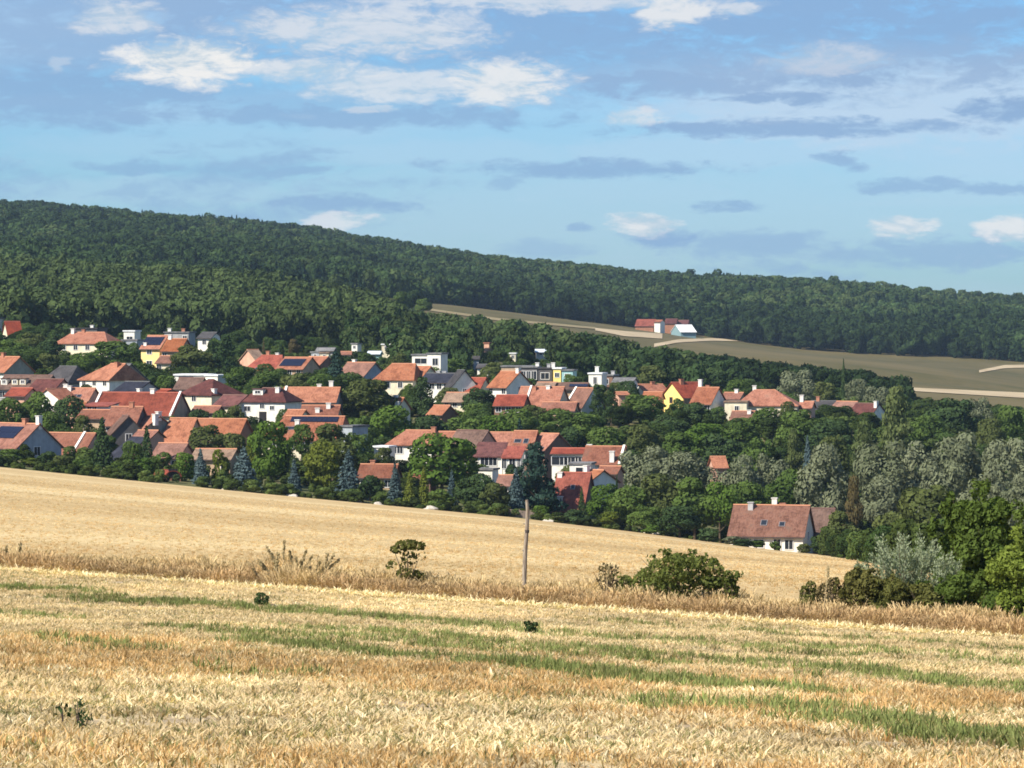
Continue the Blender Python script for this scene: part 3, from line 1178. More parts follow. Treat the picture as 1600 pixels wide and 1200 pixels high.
def house(name, label, x0, x1, yr, ye, D, th, Wd, wall, roof, kind='gable', hl=0.0, hr=0.0, win=(), chim=(), solar=None, sky=(), cat='house',
          group=None, base=None, dormer=(), verge=(), frame=None, gwall=None, ov=0.45, garage=()):
    k = F / D
    t = R(th)
    rc = at((x0 + x1) / 2, yr, D)
    L = max((x1 - x0) / k / max(math.cos(t), 0.25), 0.6)
    rh = max((ye - yr) / k, 0.3)
    Le0, Le1 = -L / 2 - hl, L / 2 + hr
    cx, cy = rc.x, rc.y
    pts = [(cx + math.cos(t) * a - math.sin(t) * b, cy + math.sin(t) * a + math.cos(t) * b) for a in (Le0, Le1) for b in (-Wd / 2, Wd / 2)]
    gz = min(zt(a, b) for a, b in pts) - 0.25
    if base is not None:                       # a row of the photo where the wall foot is seen
        gz = min(gz, at((x0 + x1) / 2, base, D - Wd / 2).z)
    H = rc.z - gz
    ez = H - rh
    if kind == 'flat':
        ez = H
    gm = max(zt(a, b) for a, b in pts)
    if ez < 1.2 or ez > 9 or L > 40:
        print('HOUSE?', label[:40], 'eave %.1f ridge %.1f L=%.1f slope %.1f' % (ez, H, L, gm - gz))
    root = empty(name, (cx, cy, gz), t)
    tag(root, label, cat, group)
    FOOT.append((cx, cy, t, Le0, Le1, Wd))
    wm, rm = WALL[wall], ROOF[roof]
    th_ = 0.2
    w = MB()
    if kind == 'gable':
        y = Wd / 2
        e = ez - th_ - 0.02
        w.prism_x([(-y, 0), (y, 0), (y, e), (0, H - th_ - 0.02), (-y, e)], Le0, Le1)
        rf = roof_gable(L, Wd, H, rh, ov)
    elif kind == 'hip':
        w.box(Le0, Le1, -Wd / 2, Wd / 2, 0, ez - th_ - ov * rh / (Wd / 2) + 0.12)
        rf = roof_hip(L, Wd, H, rh, hl, hr, ov)
        ez = ez - 0.2
    elif kind == 'flat':
        w.box(Le0, Le1, -Wd / 2, Wd / 2, 0, H - 0.35)
        rf = MB().box(Le0 - 0.25, Le1 + 0.25, -Wd / 2 - 0.25, Wd / 2 + 0.25, H - 0.348, H)
        ez = H - 0.5
    elif kind == 'shed':                       # one slope, high at the back
        y = Wd / 2
        w.prism_x([(-y, 0), (y, 0), (y, H - 0.25), (-y, ez - 0.25)], Le0, Le1)
        sl = rh / Wd
        rf = MB().prism_x([(-y - ov, ez - ov * sl), (-y - ov, ez - ov * sl - 0.2), (y + 0.2, H + 0.2 * sl - 0.2), (y + 0.2, H + 0.2 * sl)], Le0 - 0.3, Le1 + 0.3)
    elif kind == 'arch':                       # round-topped hut
        n = 9
        arc = [(Wd / 2 * math.cos(math.pi * i / n), ez + rh * math.sin(math.pi * i / n)) for i in range(n + 1)]
        w.prism_x([(-Wd / 2, 0), (Wd / 2, 0)] + arc, Le0, Le1)
        rf = MB()
        for i in range(n):
            a, b = arc[i], arc[i + 1]
            s = 1.09
            rf.prism_x([(a[0] * 1.005, ez + (a[1] - ez) * 1.005 + 0.01), (a[0] * s, ez + (a[1] - ez) * s + 0.05), (b[0] * s, ez + (b[1] - ez) * s + 0.05), (b[0] * 1.005, ez + (b[1] - ez) * 1.005 + 0.01)][::-1], Le0 - 0.25, Le1 + 0.25)
    wo_ = w.build('wall', wm, root)
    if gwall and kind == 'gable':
        wo_.data.materials.append(WALL[gwall])  # gable ends: their shade is put into a darker wall colour
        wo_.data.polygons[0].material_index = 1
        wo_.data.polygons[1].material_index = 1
    ro = rf.build('roof', rm, root)
    if kind in ('gable', 'hip') and L > 1.5:
        rr = 0.35
        MB().prism_x([(-0.2, -0.06), (0.2, -0.06), (0.1, 0.11), (-0.1, 0.11)], -L / 2 - (0 if hl else rr), L / 2 + (0 if hr else rr)).build('ridge_cap', RIDGE.get(RKEY.get(roof, 'slate'), RIDGE['slate']), ro).location = (0, 0, H)
        if kind == 'gable':
            sl = rh / (Wd / 2)
            zz = ez - ov * sl - 0.2
            MB().box(-L / 2 - 0.3, L / 2 + 0.3, -Wd / 2 - ov - 0.14, -Wd / 2 - ov - 0.01, zz - 0.02, zz + 0.14).build('gutter', FASCIA, ro)

    def slope_z(y):
        return H - rh * abs(y) / (Wd / 2)
    for (xf, yo, hh, kd) in chim:
        zc = slope_z(yo) if kind != 'flat' else H
        s = 0.42
        c = MB().box(-s, s, -s, s, -0.9, hh - 0.14).box(-s - .1, s + .1, -s - .1, s + .1, hh - 0.138, hh).build('chimney', CHIM[kd], ro)
        c.location = (xf * L / 2, yo, zc)
    ang = math.atan2(rh, Wd / 2)
    for (xf, tt, sw, sh) in sky:
        y = -Wd / 2 * tt
        s = MB().box(-sw / 2, sw / 2, -sh / 2, sh / 2, -0.05, 0.10).build('skylight', SKYF, ro)
        s.location = (xf * L / 2, y, slope_z(y))
        s.rotation_euler = (ang, 0, 0)
        MB().box(-sw / 2 + .1, sw / 2 - .1, -sh / 2 + .1, sh / 2 - .1, 0.102, 0.13).build('pane', GLASS, s)
    if solar:
        xf, tt, nx_, ny_ = solar
        for i in range(nx_):
            for j in range(ny_):
                y = -Wd / 2 * tt - (j - (ny_ - 1) / 2) * 1.66 * math.cos(ang)
                p = link('solar_panel', PANEL_ME, root, SOLAR)
                p.location = (xf * L / 2 + (i - (nx_ - 1) / 2) * 1.05, y, slope_z(y) + 0.10)
                p.rotation_euler = (ang, 0, 0)
    for (xf, tt, dw, dh, mat_) in dormer:      # small box dormers on the front slope
        y = -Wd / 2 * tt
        d = MB().box(-dw / 2, dw / 2, -0.1, 1.6, -0.3, dh).build('dormer', WALL[mat_], ro)
        d.location = (xf * L / 2, y, slope_z(y))
        MB().box(-dw / 2 - .15, dw / 2 + .15, -0.35, 1.7, dh + 0.002, dh + 0.16).build('dormer_roof', ro.material_slots[0].material, root).location = (xf * L / 2, y, slope_z(y))
        window(root, (xf * L / 2, y - 0.1, slope_z(y) + dh * 0.25), '-y', dw * 0.5, dh * 0.5)
    for xf in verge:                            # pale raised strips running down the slope
        sl = rh / (Wd / 2)
        ey = Wd / 2 + ov
        MB().prism_x([(-ey, slope_z(ey) - 0.05), (-ey, slope_z(ey) + 0.28), (0, H + 0.30), (ey, slope_z(ey) + 0.28), (ey, slope_z(ey) - 0.05), (0, H - 0.05)], -0.22, 0.22).build('parapet', PALE, ro).location = (xf * L / 2, 0, 0)
    fr = frame or FRAME
    for wd in win:
        face, a, v, ww, hh = wd[:5]
        if face == 'F':
            window(root, (a * (Le1 - Le0) / 2 + (Le0 + Le1) / 2, -Wd / 2, ez - v - hh), '-y', ww, hh, fr)
        elif face == 'R':
            window(root, (Le1, a * Wd / 2, ez - v - hh), '+x', ww, hh, fr)
        else:
            window(root, (Le0, a * Wd / 2, ez - v - hh), '-x', ww, hh, fr)
    for (face, a, ww, hh) in garage:
        z0 = gm - gz + 0.05
        d = MB().box(-ww / 2, ww / 2, -0.06, -0.004, 0, hh).build('door', DARKIN, root)
        if face == 'F':
            d.location = (a * (Le1 - Le0) / 2 + (Le0 + Le1) / 2, -Wd / 2, z0)
        elif face == 'R':
            d.location = (Le1, a * Wd / 2, z0)
            d.rotation_euler = (0, 0, math.pi / 2)
    return root


def rowwin(n, v=0.7, w=1.1, h=1.2, face='F', span=0.7):
    return [(face, (-span + 2 * span * i / max(n - 1, 1)) if n > 1 else 0.0, v, w, h) for i in range(n)]


H_ = house
# ---- front row beside the field, left to right
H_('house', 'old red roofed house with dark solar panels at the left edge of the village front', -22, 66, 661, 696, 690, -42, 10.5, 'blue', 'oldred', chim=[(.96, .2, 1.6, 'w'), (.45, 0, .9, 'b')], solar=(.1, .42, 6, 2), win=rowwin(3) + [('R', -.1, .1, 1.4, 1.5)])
H_('house', 'long faded red roof with a white strip running down it beside the dark conifer', 66, 150, 676, 716, 700, -26, 11, 'pink', 'oldred', verge=[.62], chim=[(.2, 1, .7, 'b')], win=rowwin(3), sky=[(-.3, .75, 1.0, 1.3)])
H_('house', 'brown roofed house with a dark gable behind the dark conifer', 176, 222, 635, 662, 735, -12, 9, 'dark', 'oldred', win=rowwin(2), chim=[(.3, 0, .9, 'b')])
H_('house', 'dark grey gable end with black barge boards below the long red barn', 190, 203, 649, 676, 728, -72, 6.5, 'dark', 'brown', win=[('R', 0, .2, 1.1, 1.3)])
H_('shed', 'low lean-to with a dark slate top and tan verge right of the conifer', 180, 207, 684, 722, 695, -52, 6.5, 'tan', 'navy', 'shed', cat='shed')
H_('house', 'small house with olive grey gable and white pillar chimney before the barn', 226, 250, 650, 668, 735, -45, 8, 'olive', 'salmon', chim=[(1.3, -1.5, 1.3, 'w'), (.9, 0, .9, 'w')], win=rowwin(1))
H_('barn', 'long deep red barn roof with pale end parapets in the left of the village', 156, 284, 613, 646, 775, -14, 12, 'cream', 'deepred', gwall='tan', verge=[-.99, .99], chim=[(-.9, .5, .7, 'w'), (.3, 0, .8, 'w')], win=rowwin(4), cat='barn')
H_('house', 'small white walled annex with two dark windows under the left end of the red barn', 137, 178, 629, 633, 758, -14, 6, 'white', 'red', 'shed', win=[('F', -.45, .15, 1.0, 1.1), ('F', -.1, .15, 1.0, 1.1)])
H_('house', 'low red roof in front of the white annex and the barn', 130, 182, 640, 652, 748, -14, 7, 'tan', 'oldred', win=rowwin(2))
H_('house', 'bright orange steep roof at the left of the long orange range', 268, 306, 653, 690, 735, -16, 11, 'tan', 'orange', chim=[(-.6, 1, .8, 'b')], win=rowwin(2, .3), ov=.6)
H_('house', 'long orange roofed range behind the olive tree clump', 300, 384, 654, 675, 745, -12, 9, 'brown', 'orange', win=rowwin(3, .3))
H_('outbuilding', 'low pink brown roof above the garden with the round red hut', 250, 292, 692, 712, 692, -14, 9, 'pink', 'pinkbrown', win=rowwin(2), cat='outbuilding')
H_('outbuilding', 'low tan roof half hidden behind the two blue spruces', 308, 368, 701, 715, 688, -10, 8, 'tan', 'tan', win=rowwin(2), cat='outbuilding')
H_('garden_hut', 'small rust red round topped hut standing at the field edge', 248, 274, 735, 744, 664, -72, 2.7, 'brick', 'red', 'arch', cat='hut', garage=[('R', 0, 1.6, 1.5)])
# ---- second row, left
H_('house', 'orange roofed house with a tall gable grey in shade cut by the left photo edge', -44, 34, 557, 579, 860, -38, 9, 'white', 'orange', gwall='olive', win=rowwin(4, .5, 1.2, .9) , chim=[(.3, 0, .9, 'b')])  # right gable coloured olive grey to carry its shade; the house is white
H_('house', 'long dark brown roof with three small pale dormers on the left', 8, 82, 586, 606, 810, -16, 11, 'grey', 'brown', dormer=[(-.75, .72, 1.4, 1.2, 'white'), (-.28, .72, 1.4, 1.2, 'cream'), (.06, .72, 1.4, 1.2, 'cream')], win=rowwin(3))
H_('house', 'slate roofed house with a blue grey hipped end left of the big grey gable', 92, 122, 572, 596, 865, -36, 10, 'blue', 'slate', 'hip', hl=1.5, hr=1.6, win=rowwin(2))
H_('house', 'maroon roofed house with an orange gable in front of the slate roof', 58, 100, 592, 613, 800, -30, 9, 'pink', 'maroon', win=rowwin(2))
H_('house', 'pale gabled cottage with a bright white end wall among left trees', 76, 100, 607, 622, 785, 52, 7, 'white', 'salmon', win=[('L', .1, .4, .8, .9)])
H_('house', 'row of low orange tiled roofs between the white gable and the barn', 100, 148, 606, 624, 790, -12, 9, 'pink', 'salmon', chim=[(-.9, 0, .8, 'w'), (-.55, -1, 1.0, 'w')], win=rowwin(2), sky=[(.0, .7, 1.0, 1.2), (.3, .7, 1.0, 1.2)])
H_('house', 'white house with an orange hipped roof and large grey gable', 172, 198, 568, 591, 840, -42, 10, 'white', 'orange', 'hip', hl=4.6, hr=0.1, win=rowwin(3, .35, 1.1, 1.0), chim=[(.3, -1.0, 1.0, 'b')])
H_('house', 'plain grey gable wall right of the white orange roofed house', 193, 205, 568, 596, 843, -46, 10.5, 'olive', 'grey', win=[], ov=.1, cat='house')
H_('house', 'near black slate roof with a pale blue gable behind the red barn', 196, 234, 596, 613, 800, -38, 9, 'blue', 'navy', chim=[(1.2, -3.5, .4, 'w')], win=rowwin(2))
H_('house', 'small pink arched gable just behind the red barn roof', 252, 268, 608, 616, 785, -50, 6, 'pink', 'red', win=[('R', 0, -.2, 1.0, .8)])
H_('modern_house', 'white flat roofed house with a dark garage opening among trees on the left', 279, 330, 584, 588, 880, -8, 9, 'white', 'white', 'flat', garage=[('F', -.28, 3.4, 3.3)], win=[('F', .35, .5, 1.4, 1.0)])
H_('modern_house', 'white flat block attached right behind the pyramid roof', 336, 356, 585, 589, 876, -30, 8, 'white', 'white', 'flat', win=[('F', -.2, .5, 1.2, 1.2)])
H_('house', 'cream house with a maroon pyramid roof and shaded right side', 326, 334, 592, 614, 800, -40, 9.2, 'cream', 'maroon', 'hip', hl=3.9, hr=3.9, win=[('F', -.1, .35, 1.2, 1.1), ('R', .1, .5, 1.0, 1.2)], chim=[(6.2, -3.5, .3, 'w')])
H_('house', 'low maroon brown roof left of the pyramid roofed cream house', 282, 318, 590, 606, 815, -14, 8, 'cream', 'brown', win=rowwin(2))
H_('outbuilding', 'small maroon lean-to roof between the cream and the tall white house', 350, 386, 617, 632, 790, -34, 7, 'cream', 'maroon', win=rowwin(2), cat='outbuilding')
H_('house', 'tall white house with maroon hipped roof, white dormer and dark garage', 410, 440, 606, 625, 790, -18, 9.5, 'white', 'maroon', 'hip', hl=3.4, hr=2.6, win=[('F', -.62, 1.0, 1.3, 1.0), ('F', .02, .5, .9, .9), ('F', .45, .9, .9, .8)], dormer=[(-1.0, .55, 2.2, 1.1, 'white')], garage=[('F', .05, 1.6, 4.0)], chim=[(.9, -1.5, 1.0, 'w')])
H_('house', 'long orange roof with a white end parapet right of the tall white house', 446, 530, 605, 626, 800, -7, 10, 'grey', 'orange', verge=[-.96], chim=[(.25, .4, .9, 'w'), (.68, 1.0, 1.9, 'w')], win=rowwin(4, .8))
H_('outbuilding', 'rusty red low roof with small white chimneys under the long orange roof', 474, 530, 633, 649, 770, -6, 8, 'tan', 'oldred', chim=[(-.1, -2.5, .8, 'w'), (.45, -1.0, 1.0, 'w')], win=rowwin(2), cat='outbuilding')
H_('house', 'broad orange roof with a long black solar strip and white chimney', 446, 540, 650, 684, 735, -14, 12, 'cream', 'salmon', 'hip', hl=3.0, hr=.1, chim=[(-.42, -3.6, 1.9, 'w')], sky=[(-.75, .55, 1.2, 1.0), (-.6, .55, 1.2, 1.0)], solar=(.02, .17, 9, 1), win=rowwin(4, .5))
H_('outbuilding', 'blue grey metal walled block at the right end of the solar strip roof', 544, 563, 664, 667, 728, -34, 5, 'blue', 'grey', 'flat', cat='outbuilding')
# ---- upper row, left
H_('cottage', 'small steep red roof alone in the trees near the left edge', 9, 29, 502, 523, 1090, 20, 8, 'cream', 'red', win=rowwin(1))
H_('house', 'wide orange hipped roof above a cream wall in the upper left trees', 112, 165, 519, 535, 1000, -20, 10, 'cream', 'salmon', 'hip', hl=2.2, hr=3.0, win=rowwin(4, .5), chim=[(-.9, -.5, 1.2, 'w'), (-.3, 0, .7, 'b')])
H_('outbuilding', 'dark flat roof behind the wide orange hipped roof', 118, 160, 512, 514, 1030, -14, 8, 'dark', 'slate', 'flat', chim=[(.25, 0, .7, 'w')], cat='outbuilding')
H_('modern_house', 'tiny white cube house left of the yellow solar house', 198, 215, 516, 519, 1040, -12, 5.5, 'white', 'white', 'flat', win=[('F', .1, 1.2, 1.6, 1.1)])
H_('outbuilding', 'blue grey low block under the tiny white cube house', 196, 220, 530, 533, 1010, -14, 6, 'blue', 'grey', 'flat', cat='outbuilding')
H_('house', 'tall yellow house with solar panels on its orange roof', 232, 262, 524, 543, 965, -24, 8, 'warm', 'salmon', solar=(-.1, .5, 5, 2), win=[('F', -.1, .6, 1.3, 1.0), ('F', -.1, 3.3, 1.5, 1.0), ('R', 0, 1.0, 1.0, 1.1)], chim=[(-.7, -3, .5, 'w')])
H_('house', 'bright orange roof adjoining the yellow solar house on the right', 263, 291, 529, 547, 960, -16, 9, 'tan', 'orange', chim=[(-.8, 0, 1.0, 'w')], win=rowwin(2))
H_('outbuilding', 'pale grey flat roofs behind the yellow solar house', 262, 300, 518, 521, 1000, -8, 8, 'grey', 'grey', 'flat', win=rowwin(2, .6), chim=[(-.85, 0, .9, 'w'), (.3, 0, .8, 'b')], cat='outbuilding')
H_('cottage', 'cream cottage wall showing through trees below the yellow house', 252, 282, 556, 566, 940, -16, 7, 'cream', 'pinkbrown', win=rowwin(2))
H_('cottage', 'tiny dark roofed cottage with a white gable beside the dark pines', 317, 338, 519, 527, 1040, -24, 6, 'white', 'slate', win=rowwin(1))
H_('house', 'small light orange roof at an angle left of the red roof', 388, 402, 546, 563, 985, 38, 8, 'pink', 'tan', win=rowwin(1))
H_('house', 'bright red hipped roof in the middle of the upper row', 408, 442, 555, 578, 965, -20, 10, 'cream', 'red', 'hip', hl=2.6, hr=1.6, chim=[(.35, 1.2, 1.5, 'w'), (-.4, .3, 1.3, 'b')], win=rowwin(3, .4), sky=[(-.6, .9, 1.8, .8)])
H_('house', 'house with a wide black solar roof and brown gable end', 446, 487, 558, 575, 955, -26, 9, 'tan', 'salmon', solar=(-.1, .52, 6, 2), win=rowwin(3, .4))
H_('house', 'small orange roof between the solar house and the tall teal spruce', 484, 512, 557, 572, 970, -36, 8, 'brown', 'salmon', win=rowwin(1))
H_('house', 'plain grey brown roof with a blue grey gable right of the teal spruce', 544, 586, 566, 587, 925, -34, 9.5, 'blue', 'pinkbrown', chim=[(-.6, .3, .9, 'w')], win=rowwin(2) + [('R', 0, .3, 1.0, 1.3)])
H_('house', 'cream house with a large orange L shaped roof and wide dark window', 612, 650, 568, 591, 890, -14, 10, 'cream', 'orange', 'hip', hl=2.8, hr=.6, win=[('F', -.42, .5, 2.2, 1.5), ('F', .35, .7, 1.0, 1.2)])
H_('house', 'orange cross roof wing right of the cream house with the wide window', 646, 672, 572, 593, 893, -30, 10, 'cream', 'orange', win=[], cat='house')
H_('house', 'white house with navy blue roof and dark barge boards', 668, 716, 583, 596, 880, -22, 8.5, 'white', 'navy', win=rowwin(4, .35, 1.1, 1.3), chim=[(-.3, .3, .6, 'g'), (.1, .3, .6, 'g')])
H_('house', 'white front gable with dark barge boards on the navy roofed house', 716, 726, 578, 606, 872, -62, 7.5, 'white', 'slate', win=[('R', 0, .2, .9, 1.0)], ov=.3, cat='house')
H_('house', 'pinkish red roof with a stepped ridge right of the navy roof', 722, 758, 590, 609, 875, -20, 9, 'cream', 'red', win=rowwin(3), chim=[(.1, 2, .6, 'b')])
H_('house', 'pale terracotta lean-to roof with white walls below the pink red roof', 700, 736, 613, 626, 845, -16, 7, 'cream', 'tan', win=rowwin(3, .3, .9, 1.0))
H_('modern_house', 'modern white two storey house with dark upper windows behind orange roofs', 648, 672, 553, 556, 965, -10, 7, 'white', 'grey', 'flat', win=[('F', .15, .6, 3.0, 1.3), ('F', .3, 3.1, 2.4, .9)])
H_('modern_house', 'pale grey tower block half of the modern white house', 673, 694, 551, 554, 960, -16, 6, 'white', 'grey', 'flat', win=[('F', .2, .9, 1.4, 1.7)])
H_('cottage', 'small orange roof with two white chimneys sunk in the trees', 608, 630, 621, 638, 810, -24, 7, 'cream', 'orange', chim=[(.1, -.4, .8, 'w'), (.9, -2.4, .8, 'w')], win=rowwin(1))
H_('cottage', 'small orange roof corner under the terracotta lean-to', 680, 702, 633, 646, 820, -28, 6.5, 'brown', 'orange', win=rowwin(1))
H_('house', 'orange roof with a steep white gable on its right', 784, 812, 580, 603, 870, -42, 9, 'white', 'orange', chim=[(.9, -.2, .9, 'w')], win=rowwin(2, .5) + [('R', 0, .2, .9, 1.0)])
H_('house', 'long faded pink roof beside the steep white gable', 816, 880, 604, 632, 845, -14, 12, 'cream', 'salmon', verge=[-.55], chim=[(-.35, -1.0, .8, 'b'), (.3, -.5, .6, 'w')], win=rowwin(3))
H_('house', 'bright red roof below the steep white gable', 778, 822, 617, 632, 835, -10, 9, 'brown', 'red', win=rowwin(3, .3))
H_('modern_house', 'row of flat grey roofed garages behind the orange gable house', 786, 834, 571, 574, 960, -6, 8, 'tan', 'grey', 'flat', garage=[('F', .7, 2.6, 2.4)])
H_('modern_house', 'dark glass fronted flat house with a white side post', 816, 842, 572, 575, 940, -8, 7, 'dark', 'grey', 'flat', chim=[(.95, -2, .9, 'w')], win=rowwin(3, .7, 1.4, 2.0, 'F', .6))
H_('modern_house', 'black cube house between the white post and the yellow house', 844, 865, 574, 577, 935, -8, 7, 'dark', 'slate', 'flat', chim=[(.3, 0, .9, 'g'), (.95, 0, 1.2, 'w')], win=rowwin(1, .8, 2.0, 1.5))
H_('modern_house', 'light yellow flat house with a turquoise side wall', 868, 880, 574, 577, 930, -10, 7, 'yellow', 'white', 'flat', win=[('F', 0, .8, 1.0, 1.0)])
H_('modern_house', 'turquoise low wing right of the yellow flat house', 881, 898, 577, 580, 928, -10, 6, 'aqua', 'grey', 'flat', win=[('F', 0, .6, 1.2, .8)])
H_('modern_house', 'white modern house with a tall chimney block', 924, 944, 582, 585, 935, -12, 7, 'white', 'white', 'flat', chim=[(-.1, 0, 1.5, 'w')], win=[('F', 0, .6, .8, 1.6)])
H_('modern_house', 'low dark and white flat house right of the tall chimney block', 942, 962, 585, 588, 945, -14, 7, 'brown', 'grey', 'flat', chim=[(.6, 0, .9, 'g')], win=rowwin(1, .6))
H_('outbuilding', 'pale greenhouse like roof at the right end of the modern row', 962, 992, 590, 596, 925, -14, 6, 'white', 'grey', cat='outbuilding', win=rowwin(2))
H_('cottage', 'white bungalow walls just below the yellow and turquoise house', 842, 868, 597, 602, 880, -10, 6, 'white', 'tan', win=rowwin(2, .4, .8, .9))
H_('house', 'brown tiled low roof below the turquoise wing', 872, 918, 598, 607, 880, -8, 8, 'tan', 'brown', win=rowwin(2), solar=(.45, .5, 4, 1))
H_('house', 'sloping tan roof with a white end wall left of the dark pines', 900, 926, 606, 634, 850, -34, 9, 'white', 'pinkbrown', win=rowwin(2), verge=[-.95])
H_('outbuilding', 'plain orange end wall right of the dark pines', 962, 978, 612, 616, 880, 12, 6, 'pink', 'orange', cat='outbuilding', win=[])
H_('house', 'low orange roof with a white gable left of the bright yellow house', 998, 1034, 600, 613, 930, 24, 8, 'white', 'salmon', win=rowwin(2), chim=[(.2, 0, .6, 'b')])
H_('house', 'bright yellow gabled house with dark red roof', 1050, 1092, 597, 619, 910, 30, 9.5, 'yellow', 'red', win=[('L', .1, .3, 1.1, 1.2)] + rowwin(3, .5, 1.6, 1.1), chim=[(-.4, -.5, 1.1, 'b')], frame=FRAMEB)
H_('house', 'salmon roofed house attached right of the bright yellow house', 1092, 1122, 605, 629, 900, -26, 9.5, 'white', 'salmon', chim=[(-.9, .5, 2.2, 'w'), (-.1, .3, .7, 'b')], win=rowwin(2, .5, 1.2, 1.3), garage=[('F', .3, 1.6, 2.2)])
H_('house', 'big orange hipped roof with a cream wall right of the salmon house', 1178, 1212, 609, 631, 905, -10, 11, 'cream', 'salmon', 'hip', hl=3.5, hr=5.5, win=rowwin(3, .5), chim=[(-.95, .3, 1.2, 'w')])
H_('outbuilding', 'cream flat wall with red door left of the big orange hipped roof', 1134, 1168, 626, 629, 898, -8, 6, 'cream', 'tan', 'flat', win=[('F', .1, .7, .9, 1.3)], cat='outbuilding')
H_('outbuilding', 'small maroon roof peeping above the cream flat wall', 1134, 1160, 613, 622, 930, -20, 6, 'tan', 'oldred', chim=[(.3, 0, .8, 'w')], cat='outbuilding', win=[])
H_('outbuilding', 'small orange roof at the right tip of the big hipped roof', 1252, 1270, 627, 636, 905, -14, 6, 'pink', 'salmon', chim=[(-.9, 0, 1.5, 'w')], cat='outbuilding', win=[])
H_('outbuilding', 'low grey brown roof in the trees before the cream flat wall', 1146, 1178, 642, 656, 875, -12, 8, 'brown', 'pinkbrown', chim=[(.6, -1, .8, 'w')], cat='outbuilding', win=[])
H_('house', 'dull dark brown roofs left of the maroon white gabled pair', 1270, 1304, 626, 641, 985, -18, 10, 'brown', 'slate', win=rowwin(2), chim=[(-.5, 0, 1.1, 'b')])
H_('house', 'first white gabled house with a pale pink roof beside the poplar', 1310, 1338, 627, 642, 980, -46, 8, 'white', 'pinkbrown', win=[('F', .1, .4, 1.2, 1.2)])
H_('house', 'maroon roofed house with a steep white gable left of the tall poplar', 1340, 1372, 630, 652, 965, -40, 9, 'white', 'maroon', chim=[(.95, -1.0, 1.4, 'w')], win=[('F', 0, .4, 1.2, 1.2)])
# ---- middle row
H_('house', 'tan orange hipped roof with a white wall behind the bright green tree', 634, 682, 672, 692, 750, -16, 10, 'white', 'salmon', 'hip', hl=2.2, hr=.5, win=[('F', -.68, .4, .9, 1.3), ('F', -.42, .4, 1.1, 1.3), ('F', .3, .4, 1.0, 1.2)], chim=[(.95, -1.2, 1.3, 'b')])
H_('outbuilding', 'low white garden wall block left of the tan orange house', 590, 612, 696, 699, 740, -18, 4, 'white', 'white', 'flat', cat='outbuilding', win=[])
H_('house', 'large brown red roof at the left of the middle complex', 716, 762, 672, 712, 745, -38, 11, 'oldred' if False else 'pink', 'brown', win=rowwin(2))
H_('house', 'orange roof running along the back of the middle complex', 738, 806, 675, 695, 750, -8, 9, 'cream', 'salmon', win=rowwin(2), chim=[(-.1, -2.5, .6, 'b')])
H_('house', 'white fronted wing with two dark windows under a maroon lean-to roof', 746, 788, 692, 711, 732, -8, 6, 'white', 'maroon', 'shed', win=[('F', -.30, .15, 1.5, 1.7), ('F', .32, .15, 1.5, 1.7)])
H_('house', 'red lean-to veranda with dark glass and white panels', 789, 816, 698, 713, 730, -8, 6, 'white', 'red', 'shed', win=[('F', -.85, .3, .8, 1.9), ('F', .1, .3, 1.1, 1.9), ('F', .85, .3, .5, 1.9)])
H_('house', 'orange roof with pale patches right of the middle complex', 806, 838, 673, 699, 745, -12, 10, 'brown', 'salmon', sky=[(-.5, .6, 1.4, 1.2), (.3, .6, 1.0, 1.6)], win=rowwin(2))
H_('house', 'short orange roof with a brown gable and white corner post', 848, 872, 677, 700, 745, -36, 9, 'brown', 'salmon', chim=[(.5, -4.2, .2, 'w')], win=rowwin(1))
H_('outbuilding', 'long low red roof over a white band and dark garages', 866, 920, 700, 707, 730, -8, 7, 'white', 'red', 'gable', win=[('F', -.55, .75, 3.0, 1.5), ('F', .1, .75, 2.6, 1.5), ('F', .7, .75, 2.2, 1.5)], cat='garage')  # garage openings: the dark inside is flat window glass on the wall
H_('house', 'terracotta roof with white end parapet and white chimney post', 918, 976, 697, 722, 725, -12, 10, 'white', 'oldred', verge=[.97], chim=[(.55, -4.4, 1.9, 'w'), (-.9, .3, .5, 'w')], win=rowwin(3, .6))
H_('outbuilding', 'white walled carport with a dark opening between red roofs', 894, 926, 722, 726, 706, -10, 6, 'white', 'grey', 'flat', win=[('F', .3, .4, 2.6, 1.5)], cat='carport')
H_('house', 'steep brick red house roof right of the big dark pine', 874, 921, 738, 794, 672, -14, 12, 'brown', 'deepred', chim=[(-.9, -.5, .6, 'w'), (-.55, -4.6, .8, 'w')], dormer=[], win=rowwin(2, .3), sky=[(.1, .4, .8, 1.0)])
H_('house', 'small orange gable roof attached right of the steep brick red roof', 922, 942, 734, 752, 684, -44, 8, 'white', 'orange', chim=[(-.9, -1.0, 1.3, 'w')], win=[('F', 0, .3, .9, 1.1)])
H_('outbuilding', 'low terracotta roof behind the dark round spruce', 566, 620, 725, 743, 694, -8, 8, 'tan', 'oldred', chim=[(-.4, .2, .8, 'b')], win=rowwin(2), cat='outbuilding')
H_('outbuilding', 'small terracotta roof with a white vent near the narrow spruces', 652, 677, 728, 745, 690, -8, 7, 'brown', 'oldred', chim=[(-.3, -2.2, .5, 'w')], cat='outbuilding', win=[])
H_('outbuilding', 'brick garden house low beside the big dark pine', 782, 806, 742, 756, 686, -12, 6, 'tan', 'pinkbrown', cat='outbuilding', win=rowwin(1))
H_('outbuilding', 'pale garden wall and shed below the white fronted wing', 750, 774, 731, 736, 700, -16, 4, 'white', 'grey', 'flat', cat='outbuilding', win=[])
H_('outbuilding', 'tiny orange roof alone among the silver willows', 1112, 1131, 713, 728, 735, 8, 6, 'pink', 'orange', cat='outbuilding', win=[])
